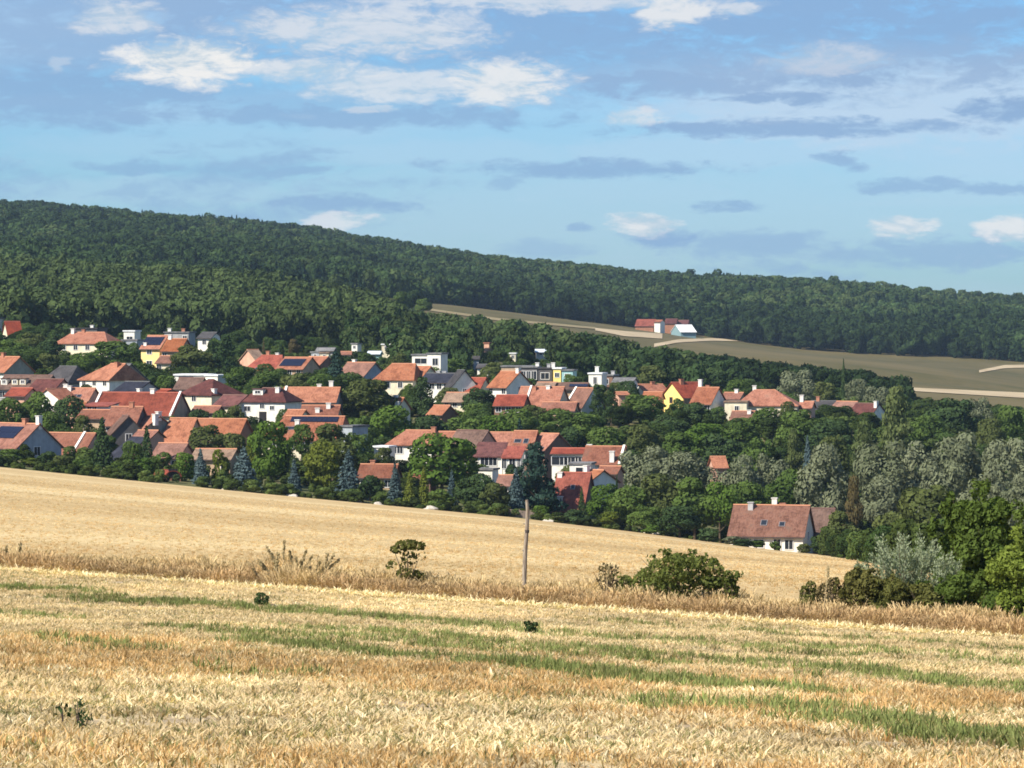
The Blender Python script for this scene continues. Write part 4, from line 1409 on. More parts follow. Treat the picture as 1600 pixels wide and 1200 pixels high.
# ---- small roofs packed in between the larger ones
H_('outbuilding', 'low brown roof between the pyramid roofed and the tall white house', 306, 344, 634, 643, 778, -12, 6, 'tan', 'oldred', cat='outbuilding', win=[])
H_('outbuilding', 'little orange roof below the small white chimneys of the rusty red roof', 452, 476, 640, 650, 760, -16, 6, 'cream', 'orange', cat='outbuilding', win=[])
H_('outbuilding', 'narrow rust red roof strip left of the long orange range', 218, 246, 672, 682, 716, -20, 6, 'pink', 'oldred', cat='outbuilding', win=[])
H_('outbuilding', 'small red roof behind the left trees above the long faded roof', 20, 50, 606, 617, 775, -18, 7, 'pink', 'red', cat='outbuilding', win=[])
H_('outbuilding', 'small orange roof just left of the red barn end', 104, 134, 628, 638, 765, -12, 6, 'pink', 'orange', cat='outbuilding', win=[])
H_('outbuilding', 'low terracotta roof under the long faded pink roof', 850, 900, 628, 640, 828, -10, 7, 'tan', 'oldred', cat='outbuilding', win=[])
H_('outbuilding', 'low rusty roof between the terracotta roof and the brick red one', 940, 968, 728, 738, 700, -14, 6, 'pink', 'oldred', cat='outbuilding', win=[])
H_('outbuilding', 'small terracotta roof left of the brown red complex roof', 688, 716, 674, 684, 752, -10, 6, 'pink', 'salmon', cat='outbuilding', win=[])
H_('outbuilding', 'little orange roof left of the salmon roofed house', 1008, 1034, 612, 622, 905, -12, 6, 'pink', 'orange', cat='outbuilding', win=[])
# ---- cottage on the right by the field
H_('cottage', 'white cottage with a large old red roof by the field on the right', 1150, 1262, 789, 832, 632, -14, 10.5, 'white', 'cottage', chim=[(.06, .6, 1.7, 'w'), (.28, .8, 1.0, 'b'), (-.56, -.6, 1.0, 'g')], sky=[(-.12, .62, 1.1, 1.3), (.38, .66, 1.0, 1.1)], base=866,
   win=[('F', -.62, .9, 1.6, 1.3), ('F', -.2, .9, 1.6, 1.3), ('F', .3, .8, 1.1, 1.9), ('F', .62, .9, 1.3, 1.5), ('R', -.1, -.2, 1.1, 1.3)])
H_('cottage', 'darker brown roofed rear wing right of the white cottage', 1266, 1302, 794, 833, 640, -14, 10, 'brown', 'brown', win=[], ov=.5)
# ---- small huts of the allotments beyond the village
for i, (px, py, w_, D_, wl, rf, lb) in enumerate(HUTS):
    H_('garden_hut', lb, px - w_ / 2, px + w_ / 2, py, py + 4, D_, -20 + 7 * (i % 4), 3.2, wl, rf, 'gable' if i % 2 else 'flat', cat='hut', win=[('F', 0, .3, .7, .8)] if w_ > 8 else [])
# ---- farm under the forest
H_('farm_building', 'long farm hall with a dull red roof under the dark forest', 996, 1024, 499, 509, 2290, -12, 14, 'brick', 'deepred', cat='farm building', win=[])
H_('farm_building', 'white farm house block between the red hall and the brown roofs', 1026, 1035, 500, 503, 2285, -20, 9, 'white', 'salmon', cat='farm building', win=[])
H_('farm_building', 'brown farm roof behind the white metal shed', 1041, 1058, 498, 505, 2310, -10, 12, 'brick', 'maroon', cat='farm building', win=[])
H_('farm_building', 'second smaller brown farm roof at the right of the farm', 1060, 1076, 500, 506, 2315, -12, 10, 'brick', 'maroon', cat='farm building', win=[])
H_('farm_building', 'white roofed metal shed with a teal end wall at the farm', 1056, 1080, 507, 518, 2260, 14, 20, 'teal', 'white', cat='farm building', win=[], ov=.8)
# ------------------------------------------------------------------ trees and shrubs of the village, one by one
PL = plant
GF = 'plants along the field edge'
for a in [
    # front row along the field, left to right: kind, px, top row, distance, width, leaves, label
    ('shrub', 14, 702, 668, 46, 'green', 'round green shrub under the solar panel house at the left edge'),
    ('shrub', 46, 716, 660, 40, 'yellow', 'low yellow green shrub left of the long faded roof'),
    ('shrub', 72, 706, 664, 34, 'dark', 'dark shrub against the left end of the long faded roof'),
    ('shrub', 98, 712, 660, 48, 'olive', 'olive shrub in front of the long faded roof'),
    ('shrub', 128, 718, 658, 40, 'green', 'green shrub left of the foot of the dark conifer'),
    ('column', 159, 654, 672, 44, 'dark', 'tall dark conifer right of the white roof strip'),
    ('shrub', 186, 722, 660, 30, 'green', 'small shrub right of the foot of the dark conifer'),
    ('broad', 206, 690, 672, 36, 'green', 'slim green tree right of the dark slate lean-to'),
    ('column', 229, 666, 684, 30, 'dark', 'narrow dark tree before the olive grey gable'),
    ('shrub', 222, 716, 660, 40, 'bright', 'fresh green shrub left of the rust red hut'),
    ('shrub', 250, 708, 668, 44, 'green', 'green bush behind the rust red hut'),
    ('shrub', 288, 708, 662, 40, 'bright', 'light green bush right of the rust red hut'),
    ('shrub', 276, 741, 655, 16, 'dark', 'small dark clipped bush touching the rust red hut'),
    ('spruce', 313, 702, 658, 34, 'blue', 'blue spruce first right of the rust red hut'),
    ('shrub', 345, 704, 660, 34, 'yellow', 'yellow green bush between the two left blue spruces'),
    ('spruce', 380, 698, 658, 58, 'blue', 'widest blue spruce of the front row'),
    ('broad', 424, 660, 672, 74, 'bright', 'big bright green tree right of the widest blue spruce'),
    ('spruce', 459, 717, 655, 30, 'blue', 'smallest blue spruce right of the big bright green tree'),
    ('broad', 322, 664, 712, 66, 'olive', 'round olive tree before the long orange range'),
    ('shrub', 366, 678, 706, 46, 'olive', 'lower olive bush right of the round olive tree'),
    ('shrub', 396, 690, 690, 30, 'yellow', 'yellowish bush left of the big bright green tree'),
    ('broad', 506, 690, 664, 64, 'yellow', 'broad yellow green tree right of the smallest blue spruce'),
    ('spruce', 544, 704, 659, 54, 'blue', 'dark round blue spruce before the low terracotta roof'),
    ('broad', 520, 664, 698, 86, 'olive', 'big olive tree in front of the solar strip roof'),
    ('shrub', 578, 744, 656, 40, 'dark', 'dark shrub right of the dark round blue spruce'),
    ('spruce', 617, 724, 655, 32, 'blue', 'narrow blue spruce below the low terracotta roof'),
    ('column', 640, 736, 654, 26, 'yellow', 'yellow green cypress right of the narrow blue spruce'),
    ('column', 662, 730, 655, 30, 'yellow', 'second yellow green cypress below the small terracotta roof'),
    ('broad', 690, 680, 690, 116, 'bright', 'wide bright green tree before the middle complex'),
    ('spruce', 706, 734, 664, 24, 'blue', 'thin blue green spruce under the wide bright green tree'),
    ('shrub', 690, 766, 651, 50, 'green', 'green hedge shrub at the field below the wide bright tree'),
    ('broad', 742, 742, 660, 66, 'dark', 'dark tree below the white fronted wing'),
    ('shrub', 772, 756, 655, 50, 'olive', 'olive shrub left of the big dark pine'),
    ('pine', 836, 690, 664, 84, 'teal', 'big dark pine behind the wooden pole'),
    ('spruce', 806, 734, 660, 44, 'blue', 'blue green conifer hugging the left of the big dark pine'),
    ('shrub', 846, 790, 651, 30, 'bright', 'bright green bush at the foot of the big dark pine'),
    ('column', 909, 762, 654, 20, 'dark', 'thin dark cypress before the steep brick red roof'),
    ('shrub', 900, 796, 650, 44, 'dark', 'dark bush right of the thin dark cypress'),
    ('shrub', 872, 812, 650, 40, 'olive', 'low grey green hedge below the steep brick red roof'),
    ('broad', 945, 756, 664, 60, 'bright', 'light green tree below the small orange gable'),
    ('column', 964, 742, 668, 12, 'dark', 'first of two needle thin dark cypresses'),
    ('column', 978, 740, 668, 12, 'dark', 'second of two needle thin dark cypresses'),
    ('broad', 985, 760, 652, 70, 'green', 'green tree right of the two thin cypresses'),
    ('broad', 1035, 742, 654, 90, 'olive', 'tall olive green tree in the right front mass'),
    ('broad', 1085, 748, 650, 84, 'green', 'dense green tree left of the white cottage'),
    ('broad', 1125, 756, 648, 60, 'bright', 'light green tree touching the white cottage on the left'),
    ('broad', 1010, 790, 644, 60, 'green', 'lower green tree at the field in the right front mass'),
    ('broad', 1062, 790, 640, 70, 'dark', 'dark low tree at the field left of the white cottage'),
    ('shrub', 955, 800, 650, 40, 'yellow', 'yellow green bush at the field below the thin cypresses'),
    ('shrub', 1018, 820, 640, 36, 'bright', 'bright low bush at the field edge in the right front mass'),
    ('shrub', 1108, 826, 633, 44, 'dark', 'dark bush below the left eave of the white cottage'),
    ('shrub', 1146, 838, 626, 34, 'silver', 'pale blue green bush at the left corner of the white cottage'),
    ('shrub', 1182, 846, 622, 34, 'green', 'green bush before the white cottage wall'),
    ('shrub', 1212, 846, 622, 22, 'green', 'small green bush between the lit walls of the white cottage'),
    ('shrub', 1160, 848, 621, 40, 'dark', 'dark clipped bush before the left end of the white cottage'),
    ('shrub', 1256, 850, 621, 26, 'olive', 'olive bush at the right corner of the white cottage'),
    ('shrub', 1284, 838, 622, 44, 'dark', 'dark bush under the rear wing of the white cottage'),
    # willows and trees of the valley on the right
    ('willow', 1010, 696, 712, 96, 'silver', 'silver willow right of the terracotta roof with white parapet'),
    ('willow', 1068, 702, 708, 84, 'silver', 'silver willow left of the tiny orange roof'),
    ('willow', 1160, 712, 706, 70, 'silver', 'silver willow right of the tiny orange roof'),
    ('willow', 1206, 706, 710, 70, 'silver', 'grey green willow above the white chimney of the cottage'),
    ('broad', 1160, 752, 668, 84, 'green', 'dark green tree behind the ridge of the white cottage'),
    ('broad', 1225, 735, 676, 86, 'green', 'green tree behind the right end of the white cottage'),
    ('willow', 1290, 694, 672, 104, 'silver', 'large silver willow above the rear wing of the cottage'),
    ('poplar', 1334, 742, 612, 44, 'dry', 'thin brownish poplar right of the white cottage'),
    ('broad', 1316, 800, 606, 60, 'olive', 'olive tree hiding the right end of the cottage wing'),
    ('shrub', 1340, 836, 596, 60, 'green', 'green bush below the thin brownish poplar'),
    ('broad', 556, 676, 714, 56, 'green', 'green tree before the blue grey metal block'),
    ('willow', 1119, 727, 708, 64, 'silver', 'small silver willow before the tiny orange roof'),
    ('shrub', 934, 602, 918, 44, 'green', 'green bushes under the white modern house'),
    ('shrub', 882, 598, 915, 30, 'dark', 'dark shrub between the yellow flat house and the brown roof'),
    ('broad', 826, 592, 922, 34, 'green', 'small green tree before the dark glass fronted house'),
    ('broad', 962, 598, 915, 36, 'olive', 'olive tree left under the pale greenhouse roof'),
    ('broad', 206, 536, 985, 26, 'green', 'small tree before the blue grey low block'),
    ('broad', 336, 528, 1000, 30, 'green', 'green tree before the tiny dark roofed cottage'),
    ('broad', 670, 572, 945, 40, 'green', 'green tree hiding the foot of the modern white house'),
    ('broad', 272, 650, 746, 26, 'green', 'small tree beside the right end of the red barn'),
    ('broad', 366, 634, 780, 30, 'olive', 'olive tree before the small maroon lean-to'),
    ('broad', 444, 640, 772, 30, 'green', 'green tree right of the tall white house'),
    ('broad', 600, 700, 724, 34, 'olive', 'olive bush tree before the low white garden wall'),
    ('broad', 168, 612, 800, 24, 'dark', 'dark little tree before the white orange roofed house'),
    ('shrub', 804, 727, 716, 40, 'dark', 'dark bush before the red veranda'),
    ('shrub', 758, 727, 718, 50, 'green', 'green shrub hiding the foot of the white fronted wing'),
    ('broad', 882, 728, 708, 40, 'olive', 'small olive tree before the dark garages'),
    ('broad', 310, 640, 770, 40, 'dark', 'dark garden tree below the cream pyramid house'),
    ('broad', 348, 642, 766, 44, 'green', 'green garden tree left of the tall white house'),
    ('broad', 892, 636, 828, 50, 'green', 'green tree below the sloping tan roof'),
    ('broad', 836, 634, 826, 54, 'olive', 'olive tree below the long faded pink roof'),
    ('broad', 694, 622, 846, 34, 'dark', 'dark tree under the front gable of the navy house'),
    ('broad', 744, 630, 822, 50, 'green', 'green tree right of the terracotta lean-to'),
    ('broad', 640, 600, 862, 24, 'green', 'slim green tree before the cream L roofed house'),
    ('broad', 1340, 650, 930, 44, 'green', 'green tree below the maroon gabled house'),
    ('broad', 1230, 628, 880, 30, 'olive', 'olive tree before the right hip of the big orange roof'),
    ('broad', 470, 664, 712, 40, 'green', 'green tree in front of the white chimney of the solar strip roof'),
    ('broad', 1372, 745, 628, 70, 'silver', 'silver tree right of the thin brownish poplar'),
    ('willow', 1380, 688, 660, 96, 'silver', 'silver willow under the tall poplars'),
    ('willow', 1436, 686, 668, 96, 'silver', 'second silver willow right of the tall poplars'),
    ('willow', 1506, 674, 672, 110, 'silver', 'broad silver willow in the middle right distance'),
    ('willow', 1572, 680, 664, 100, 'silver', 'silver willow at the right photo edge'),
    ('willow', 1470, 722, 630, 90, 'silver', 'lower silver willow above the olive tree'),
    ('willow', 1540, 728, 622, 90, 'silver', 'lower silver willow above the dark green tree'),
    ('willow', 1596, 738, 604, 70, 'silver', 'lowest silver willow at the right photo edge'),
    ('broad', 1448, 758, 540, 120, 'olive', 'large olive green tree above the silver plumed shrub'),
    ('broad', 1392, 800, 560, 70, 'olive', 'smaller olive tree left of the large olive tree'),
    ('broad', 1500, 790, 500, 80, 'green', 'green tree behind the silver plumed shrub'),
    ('poplar', 1400, 601, 820, 76, 'poplar', 'tallest columnar poplar right of the maroon gabled house'),
    ('poplar', 1350, 656, 780, 62, 'poplar', 'shorter poplar left of the tallest columnar poplar'),
    ('poplar', 1240, 668, 770, 40, 'poplar', 'slim light poplar in the middle of the right tree belt'),
    ('spruce', 1262, 682, 764, 30, 'blue', 'blue spruce right of the slim light poplar'),
    ('broad', 1488, 622, 900, 86, 'dark', 'large dark green tree below the pale field track'),
    ('broad', 1452, 648, 880, 60, 'green', 'green tree left of the large dark green tree'),
    ('willow', 1528, 622, 930, 50, 'silver', 'grey tree right of the large dark green tree'),
    ('broad', 1584, 636, 880, 66, 'green', 'green tree at the right edge below the pale field track'),
    ('broad', 1546, 655, 860, 50, 'olive', 'olive tree between the grey tree and the right edge'),
    ('broad', 1425, 660, 840, 56, 'green', 'green tree right of the tallest columnar poplar'),
    # tree belt in the middle
    ('broad', 866, 640, 812, 70, 'green', 'green tree left in the belt below the long pink roof'),
    ('broad', 914, 644, 810, 70, 'green', 'green tree in the belt below the dark pines'),
    ('broad', 1000, 616, 850, 72, 'green', 'tall green tree below the low orange roof with white gable'),
    ('broad', 1046, 648, 820, 66, 'dark', 'dark tree under the bright yellow house'),
    ('broad', 1084, 630, 850, 50, 'dark', 'dark tree before the veranda of the yellow house'),
    ('broad', 1100, 662, 800, 76, 'bright', 'light green tree under the salmon roofed house'),
    ('broad', 1156, 660, 812, 70, 'green', 'green tree under the cream flat wall'),
    ('broad', 1198, 638, 850, 60, 'green', 'green tree before the big orange hipped roof'),
    ('broad', 1246, 640, 836, 70, 'green', 'green tree under the right tip of the orange hipped roof'),
    ('broad', 1296, 656, 820, 76, 'dark', 'dark tree below the white gabled pair'),
    ('broad', 884, 668, 776, 62, 'dark', 'dark tree behind the short orange roof with white post'),
    ('broad', 946, 668, 776, 70, 'green', 'green tree behind the terracotta roof with white parapet'),
    ('broad', 1008, 664, 776, 70, 'olive', 'olive tree in the belt above the silver willows'),
    ('broad', 1064, 676, 770, 70, 'green', 'green tree in the belt above the second silver willow'),
    ('broad', 1126, 680, 770, 70, 'dark', 'dark tree in the belt above the tiny orange roof'),
    ('broad', 1186, 684, 762, 66, 'green', 'green tree in the belt left of the slim light poplar'),
    ('broad', 1302, 680, 766, 60, 'olive', 'olive tree right of the blue spruce in the belt'),
    ('pine', 932, 600, 845, 36, 'dark', 'left one of the two dark pines among the terracotta roofs'),
    ('pine', 955, 602, 842, 34, 'dark', 'right one of the two dark pines among the terracotta roofs'),
    ('broad', 806, 640, 800, 70, 'green', 'green tree above the orange roof with pale patches'),
    ('broad', 770, 650, 786, 60, 'bright', 'light green tree above the middle complex'),
    ('spruce', 812, 655, 776, 34, 'teal', 'dark spruce right of the light green tree above the complex'),
    ('broad', 748, 606, 838, 56, 'dark', 'dark tree left of the steep white gable'),
    ('broad', 722, 652, 790, 70, 'green', 'green tree below the terracotta lean-to'),
    ('pine', 660, 588, 836, 56, 'dark', 'tall black green pine before the navy roofed house'),
    ('broad', 668, 650, 782, 60, 'dark', 'dark tree at the foot of the tall black green pine'),
    ('broad', 700, 606, 850, 40, 'olive', 'brown green tree before the navy roofed house'),
    ('broad', 570, 594, 806, 104, 'olive', 'very large olive tree right of the long orange roof'),
    ('broad', 610, 636, 770, 84, 'bright', 'bright green tree under the very large olive tree'),
    ('broad', 560, 650, 760, 60, 'green', 'green tree right of the blue grey metal block'),
    # upper left gardens
    ('broad', 10, 622, 748, 56, 'green', 'green tree at the left edge above the solar panel house'),
    ('broad', 52, 614, 752, 60, 'green', 'green tree below the maroon roof at the left'),
    ('broad', 108, 620, 750, 56, 'dark', 'dark green tree below the bright white gable'),
    ('broad', 82, 644, 730, 46, 'green', 'green tree left above the long faded roof'),
    ('broad', 132, 650, 726, 40, 'olive', 'olive tree above the white strip of the long faded roof'),
    ('broad', 18, 532, 960, 56, 'green', 'green tree above the cut off orange roof'),
    ('broad', 48, 520, 1000, 56, 'olive', 'olive tree right of the small steep red roof'),
    ('pine', 92, 506, 1040, 44, 'dark', 'dark pine left of the wide orange hipped roof'),
    ('broad', 78, 530, 980, 50, 'dark', 'dark tree before the wide orange hipped roof'),
    ('broad', 76, 553, 930, 40, 'olive', 'round olive tree above the slate roofed house'),
    ('broad', 128, 552, 920, 54, 'green', 'green tree under the wide orange hipped roof'),
    ('broad', 172, 534, 940, 78, 'green', 'round green tree below the tiny white cube house'),
    ('broad', 210, 566, 900, 56, 'green', 'green tree below the tall yellow house'),
    ('broad', 240, 580, 880, 50, 'dark', 'dark tree right of the grey gable wall'),
    ('broad', 258, 586, 868, 34, 'green', 'green bushy tree left of the white garage house'),
    ('broad', 304, 540, 930, 74, 'olive', 'olive tree above the white garage house'),
    ('pine', 352, 522, 930, 60, 'dark', 'big black pine right of the olive tree above the garage'),
    ('pine', 330, 532, 950, 40, 'dark', 'dark pine behind the olive tree above the garage'),
    ('broad', 376, 574, 868, 70, 'green', 'green tree right of the white flat block'),
    ('broad', 416, 582, 860, 60, 'green', 'green tree under the bright red hipped roof'),
    ('broad', 460, 584, 850, 60, 'olive', 'olive hedge tree under the black solar roof'),
    ('broad', 500, 584, 850, 54, 'green', 'green tree left of the foot of the tall teal spruce'),
    ('spruce', 524, 547, 905, 46, 'teal', 'tall teal spruce between two roofs in the upper row'),
    ('pine', 438, 536, 1010, 22, 'dark', 'small dark pine behind the bright red hipped roof'),
    ('column', 412, 530, 1060, 10, 'dry', 'thin brown tree above the small light orange roof'),
    ('broad', 460, 530, 1090, 20, 'dry', 'small yellow brown tree at the wood edge'),
    ('column', 726, 563, 1010, 14, 'dark', 'dark cypress behind the pink red roof'),
    ('broad', 770, 566, 985, 40, 'olive', 'olive tree left of the flat grey garages'),
    ('broad', 700, 560, 990, 60, 'green', 'green tree right of the modern white house'),
    ('broad', 625, 552, 990, 40, 'olive', 'olive tree left of the modern white house'),
    ('broad', 894, 586, 905, 34, 'green', 'green tree below the turquoise wing'),
    ('broad', 980, 596, 900, 40, 'dark', 'dark tree under the pale greenhouse roof'),
    ('broad', 1016, 572, 1010, 50, 'olive', 'brownish tree behind the low orange roof with white gable'),
    ('broad', 1150, 594, 1000, 50, 'green', 'green tree behind the big orange hipped roof'),
    ('willow', 1246, 578, 1010, 62, 'silver', 'round silver willow above the orange hipped roof'),
    ('broad', 1286, 596, 1020, 40, 'olive', 'olive tree right of the round silver willow'),
    ('spruce', 1318, 562, 1060, 16, 'dark', 'lone dark spire of a spruce above the white gabled pair'),
    ('willow', 1338, 590, 1050, 46, 'silver', 'silver tree right of the lone dark spire'),
    ('willow', 1370, 604, 1020, 46, 'silver', 'silver tree left of the tallest columnar poplar'),
    ('broad', 626, 456, 1745, 34, 'green', 'left tree of three at the left tip of the brown meadow'),
    ('broad', 645, 454, 1760, 34, 'dark', 'middle tree of three at the left tip of the brown meadow'),
    ('broad', 661, 466, 1740, 28, 'green', 'lowest right tree of three at the left tip of the brown meadow'),
    ('broad', 610, 466, 1735, 26, 'olive', 'olive tree just left of the three trees at the meadow tip'),
    ('broad', 1110, 575, 1060, 60, 'dark', 'dark tree behind the salmon roofed house'),
]:
    PL(*a, group=GF if (a[0] == 'shrub' and a[3] < 672) else None)

# undergrowth, hedges and small garden bushes between the houses
us_m = [CROWN['shrub', i] for i in range(4)] + [CROWN['broad', i] for i in range(3)]
UND = library('garden_bush', us_m, [leaf_mat('bush_leaves', (0.034, 0.056, 0.014), (0.098, 0.130, 0.036), 0.22, True)] * 4 + [leaf_mat('bush_leaves_dark', (0.024, 0.044, 0.013), (0.066, 0.100, 0.028), 0.22, True)] * 3)
g = np.random.default_rng(77)


def blocked(x, y, m):
    for (cx, cy, t, a, b, wd) in FOOT:
        dx, dy = x - cx, y - cy
        lx = dx * math.cos(t) + dy * math.sin(t)
        ly = -dx * math.sin(t) + dy * math.cos(t)
        if a - m < lx < b + m and -wd / 2 - m * 2.2 < ly < wd / 2 + m:
            return True
    return False


pts, sc_, ix = [], [], []
for _ in range(5200):
    D = 652 + 500 * g.random() ** 0.9
    px = -250 + 2100 * g.random()
    x = (px - 800) / F * D
    if blocked(x, D, 1.6):
        continue
    h = 1.0 + 2.2 * g.random() ** 1.6
    big = g.random() < 0.16 and D > 690
    if px > 1290:
        h *= 1.5
    if big:
        h = 3.5 + 2.0 * g.random()
        if blocked(x, D + 9, 2) or blocked(x, D + 4, 2):
            continue
    w = h * (0.9 + 0.8 * g.random())
    pts.append((x, D, zt(x, D) - 0.1))
    sc_.append((w, w, h))
    ix.append(4 + g.integers(0, 3) if big else g.integers(0, 4))
# thick belt of bushes right along the field edge
for i in range(420):
    px = -200 + 2000 * g.random()
    D = 649 + 5 * g.random()
    x = (px - 800) / F * D
    if blocked(x, D, 0.5) or 1150 < px < 1262 or 236 < px < 300:
        continue
    h = 0.7 + 1.5 * g.random() ** 2
    pts.append((x, D, zt(x, D) - 0.1))
    sc_.append((h * 1.6, h * 1.6, h))
    ix.append(g.integers(0, 4))
# the overgrown valley between the field and the willows on the right
for i in range(2000):
    D = 330 + 380 * g.random()
    px = float(np.interp(D, [330, 420, 560, 650], [1420, 1370, 1310, 1275])) + 620 * g.random()
    x = (px - 800) / F * D
    h = 1.5 + 3.2 * g.random() ** 1.5
    pts.append((x, D, zt(x, D) - 0.1))
    sc_.append((h * 1.0, h * 1.0, h))
    ix.append(g.integers(0, 7))
n = len(pts)
scatter('garden_bushes', 'small bushes and hedges filling the gardens between the houses', 'bushes', pts,
        np.stack([np.zeros(n), np.zeros(n), g.random(n) * 6.28], 1), sc_, ix, g.random(n), UND)

# ------------------------------------------------------------------ garden wall, tracks
def ground_strip(name, top, bot, mat, label, cat, d0, d1, lift=0.12, n=26):
    """a strip of ground between two rows of photo points"""
    def samp(pl, t):
        xs_ = [p[0] for p in pl]
        x = xs_[0] + (xs_[-1] - xs_[0]) * t
        return x, float(np.interp(x, xs_, [p[1] for p in pl]))
    v, f = [], []
    m = 5
    for i in range(n + 1):
        a, b = hit(*samp(top, i / n), d0, d1), hit(*samp(bot, i / n), d0, d1)
        for j in range(m + 1):
            p = a.lerp(b, j / m)
            v.append((p.x, p.y, zt(p.x, p.y) + lift))
    for i in range(n):
        for j in range(m):
            q = i * (m + 1) + j
            f.append((q, q + 1, q + m + 2, q + m + 1))
    me = bpy.data.meshes.new(name)
    me.from_pydata(v, [], f)
    me.update()
    if me.polygons[0].normal.z < 0:
        me.flip_normals()
    return tag(link(name, me, None, mat), label, cat, kind='structure')


SAND = meadow_ground('sandy_soil', (0.40, 0.31, 0.19), (0.50, 0.40, 0.25), (0.33, 0.26, 0.15), 0.03)
DRYG = meadow_ground('dry_grass', (0.24, 0.19, 0.10), (0.30, 0.24, 0.13), (0.20, 0.17, 0.08), 0.02)
ground_strip('dirt_track', [(1412, 606), (1640, 616)], [(1412, 611), (1640, 625)], SAND, 'broad pale track across the meadow at the right', 'track', 1250, 2300, 0.25)
ground_strip('dirt_track', [(1530, 579), (1570, 571), (1640, 570)], [(1530, 583), (1570, 576), (1640, 574)], SAND, 'short curved pale track higher up at the right edge', 'track', 1300, 2320, 0.3)
ground_strip('dirt_track', [(1022, 538), (1060, 531), (1110, 529), (1180, 532)], [(1022, 543), (1060, 536), (1110, 533), (1180, 534)], SAND, 'pale curved track below the white metal shed', 'track', 1300, 2330, 0.3)
ground_strip('farm_yard', [(930, 513), (975, 518), (1035, 522)], [(930, 517), (975, 526), (1035, 530)], SAND, 'bare sandy yard in front of the red farm hall', 'yard', 1300, 2340, 0.3)
ground_strip('dry_verge', [(650, 480), (780, 498), (930, 512)], [(650, 483), (780, 502), (930, 515)], DRYG, 'dry grass verge along the forest foot', 'verge', 1400, 2340, 0.3)

FENCE = plain('fence_wood', (0.20, 0.155, 0.125), 0.9, 0.1, 0.3, 8.0)
a, b = ground_at(776, 651.5), ground_at(846, 651.0)
ax = (b - a)
fl = empty('garden_fence', a, math.atan2(ax.y, ax.x))
tag(fl, 'grey brown board fence at the field below the big dark pine', 'fence')
nb = 24
for i in range(nb):
    t = (i + 0.5) / nb
    p = a.lerp(b, t)
    o = link('board', bpy.data.meshes.get('fence_board') or MB().box(-0.145, 0.145, -0.02, 0.02, -0.2, 1.25).mesh('fence_board'), fl, FENCE)
    o.location = (ax.length * t, 0, zt(p.x, p.y) - a.z + 0.03 * math.sin(i * 2.3))
for i in range(5):
    t = i / 4
    p = a.lerp(b, t)
    o = link('post', bpy.data.meshes.get('fence_post') or MB().box(-0.07, 0.07, 0.03, 0.17, -0.3, 1.4).mesh('fence_post'), fl, FENCE)
    o.location = (ax.length * t, 0, zt(p.x, p.y) - a.z)

# heaps and pale stones on the field margin
STONE = plain('field_stone', (0.46, 0.42, 0.35), 0.95, 0.1, 0.25, 3.0)
g = np.random.default_rng(5)
for i, px in enumerate([356, 452, 458, 552, 590, 672, 1012, 1022, 858, 1168]):
    p = ground_at(px, 650.4 - 0.8 * (i % 3))
    bm_v = []
    mb = MB()
    n1, n2 = 4, 7
    vv, ff = [(0, 0, 0.5)], []
    for r_ in range(1, n1 + 1):
        for q in range(n2):
            ang = 2 * math.pi * q / n2
            rr = math.sin(math.pi / 2 * r_ / n1)
            k = 0.8 + 0.4 * g.random()
            vv.append((0.8 * rr * math.cos(ang) * k, 0.6 * rr * math.sin(ang) * k, 0.5 * math.cos(math.pi / 2 * r_ / n1) * k - 0.08))
    for q in range(n2):
        ff.append((0, 1 + q, 1 + (q + 1) % n2))
        for r_ in range(n1 - 1):
            u0, u1 = 1 + r_ * n2, 1 + (r_ + 1) * n2
            ff.append((u0 + q, u1 + q, u1 + (q + 1) % n2, u0 + (q + 1) % n2))
    o = mb.add(vv, ff).build('field_stone', STONE)
    o.location = p
    s = 0.7 + 0.7 * g.random()
    o.scale = (s * 1.2, s, s)
    tag(o, 'pale stone on the field margin ' + ['below the yellow green bush between two blue spruces', 'just left below the smallest blue spruce', 'just right below the smallest blue spruce', 'below the dark round blue spruce', 'below the dark shrub beside the round spruce', 'largest, below the yellow green cypresses', 'left of two below the right front trees', 'right of two below the right front trees', 'before the board fence right end', 'before the white cottage'][i], 'stone', 'pale stones along the field margin')

# ------------------------------------------------------------------ wooden pole in the weeds
POLE, _t = new_mat('weathered_pole')
_n = noise(_t, 3.0, 5.0, 0.7, stretch=(6, 6, 0.6))
finish(_t, mixc(_t, mrange(_t, _n, 0.35, 0.65), (0.16, 0.115, 0.08), (0.36, 0.30, 0.23)), 0.9, 0.1, _n, 0.5, 0.02)
pb = ground_at(818, 157.5)
ptop = at(824, 781, 157.5)
hgt = ptop.z - pb.z
root = empty('wooden_pole', pb)
tag(root, 'leaning weathered wooden pole standing in the weed strip', 'pole')
dx = ptop.x - pb.x
MB().tube([(0, 0, -0.3), (dx * .42, 0, hgt * .45), (dx * .9, 0, hgt * .72), (dx * 1.1, 0, hgt * .9), (dx * .85, 0, hgt)], [0.095, 0.088, 0.082, 0.078, 0.06], 10).build('shaft', POLE, root)
MB().tube([(dx * .45 - 0.11, -0.02, hgt * .475), (dx * .45 + 0.02, 0, hgt * .50)], [0.05, 0.045], 8).build('branch_stub', POLE, root)
MB().tube([(dx * .92 - 0.16, 0, hgt * .755), (dx * .92, 0, hgt * .75)], [0.022, 0.03], 8).build('peg', POLE, root)
MB().tube([(dx * .9, 0, hgt * .66), (dx * .92, 0, hgt * .69)], [0.096, 0.096], 10).build('wire_collar', FASCIA, root)

# ------------------------------------------------------------------ bushes in the weed strip
def edge_d(px):
    return EDGE0 / (1 - EDGES * (px - 800) / F)


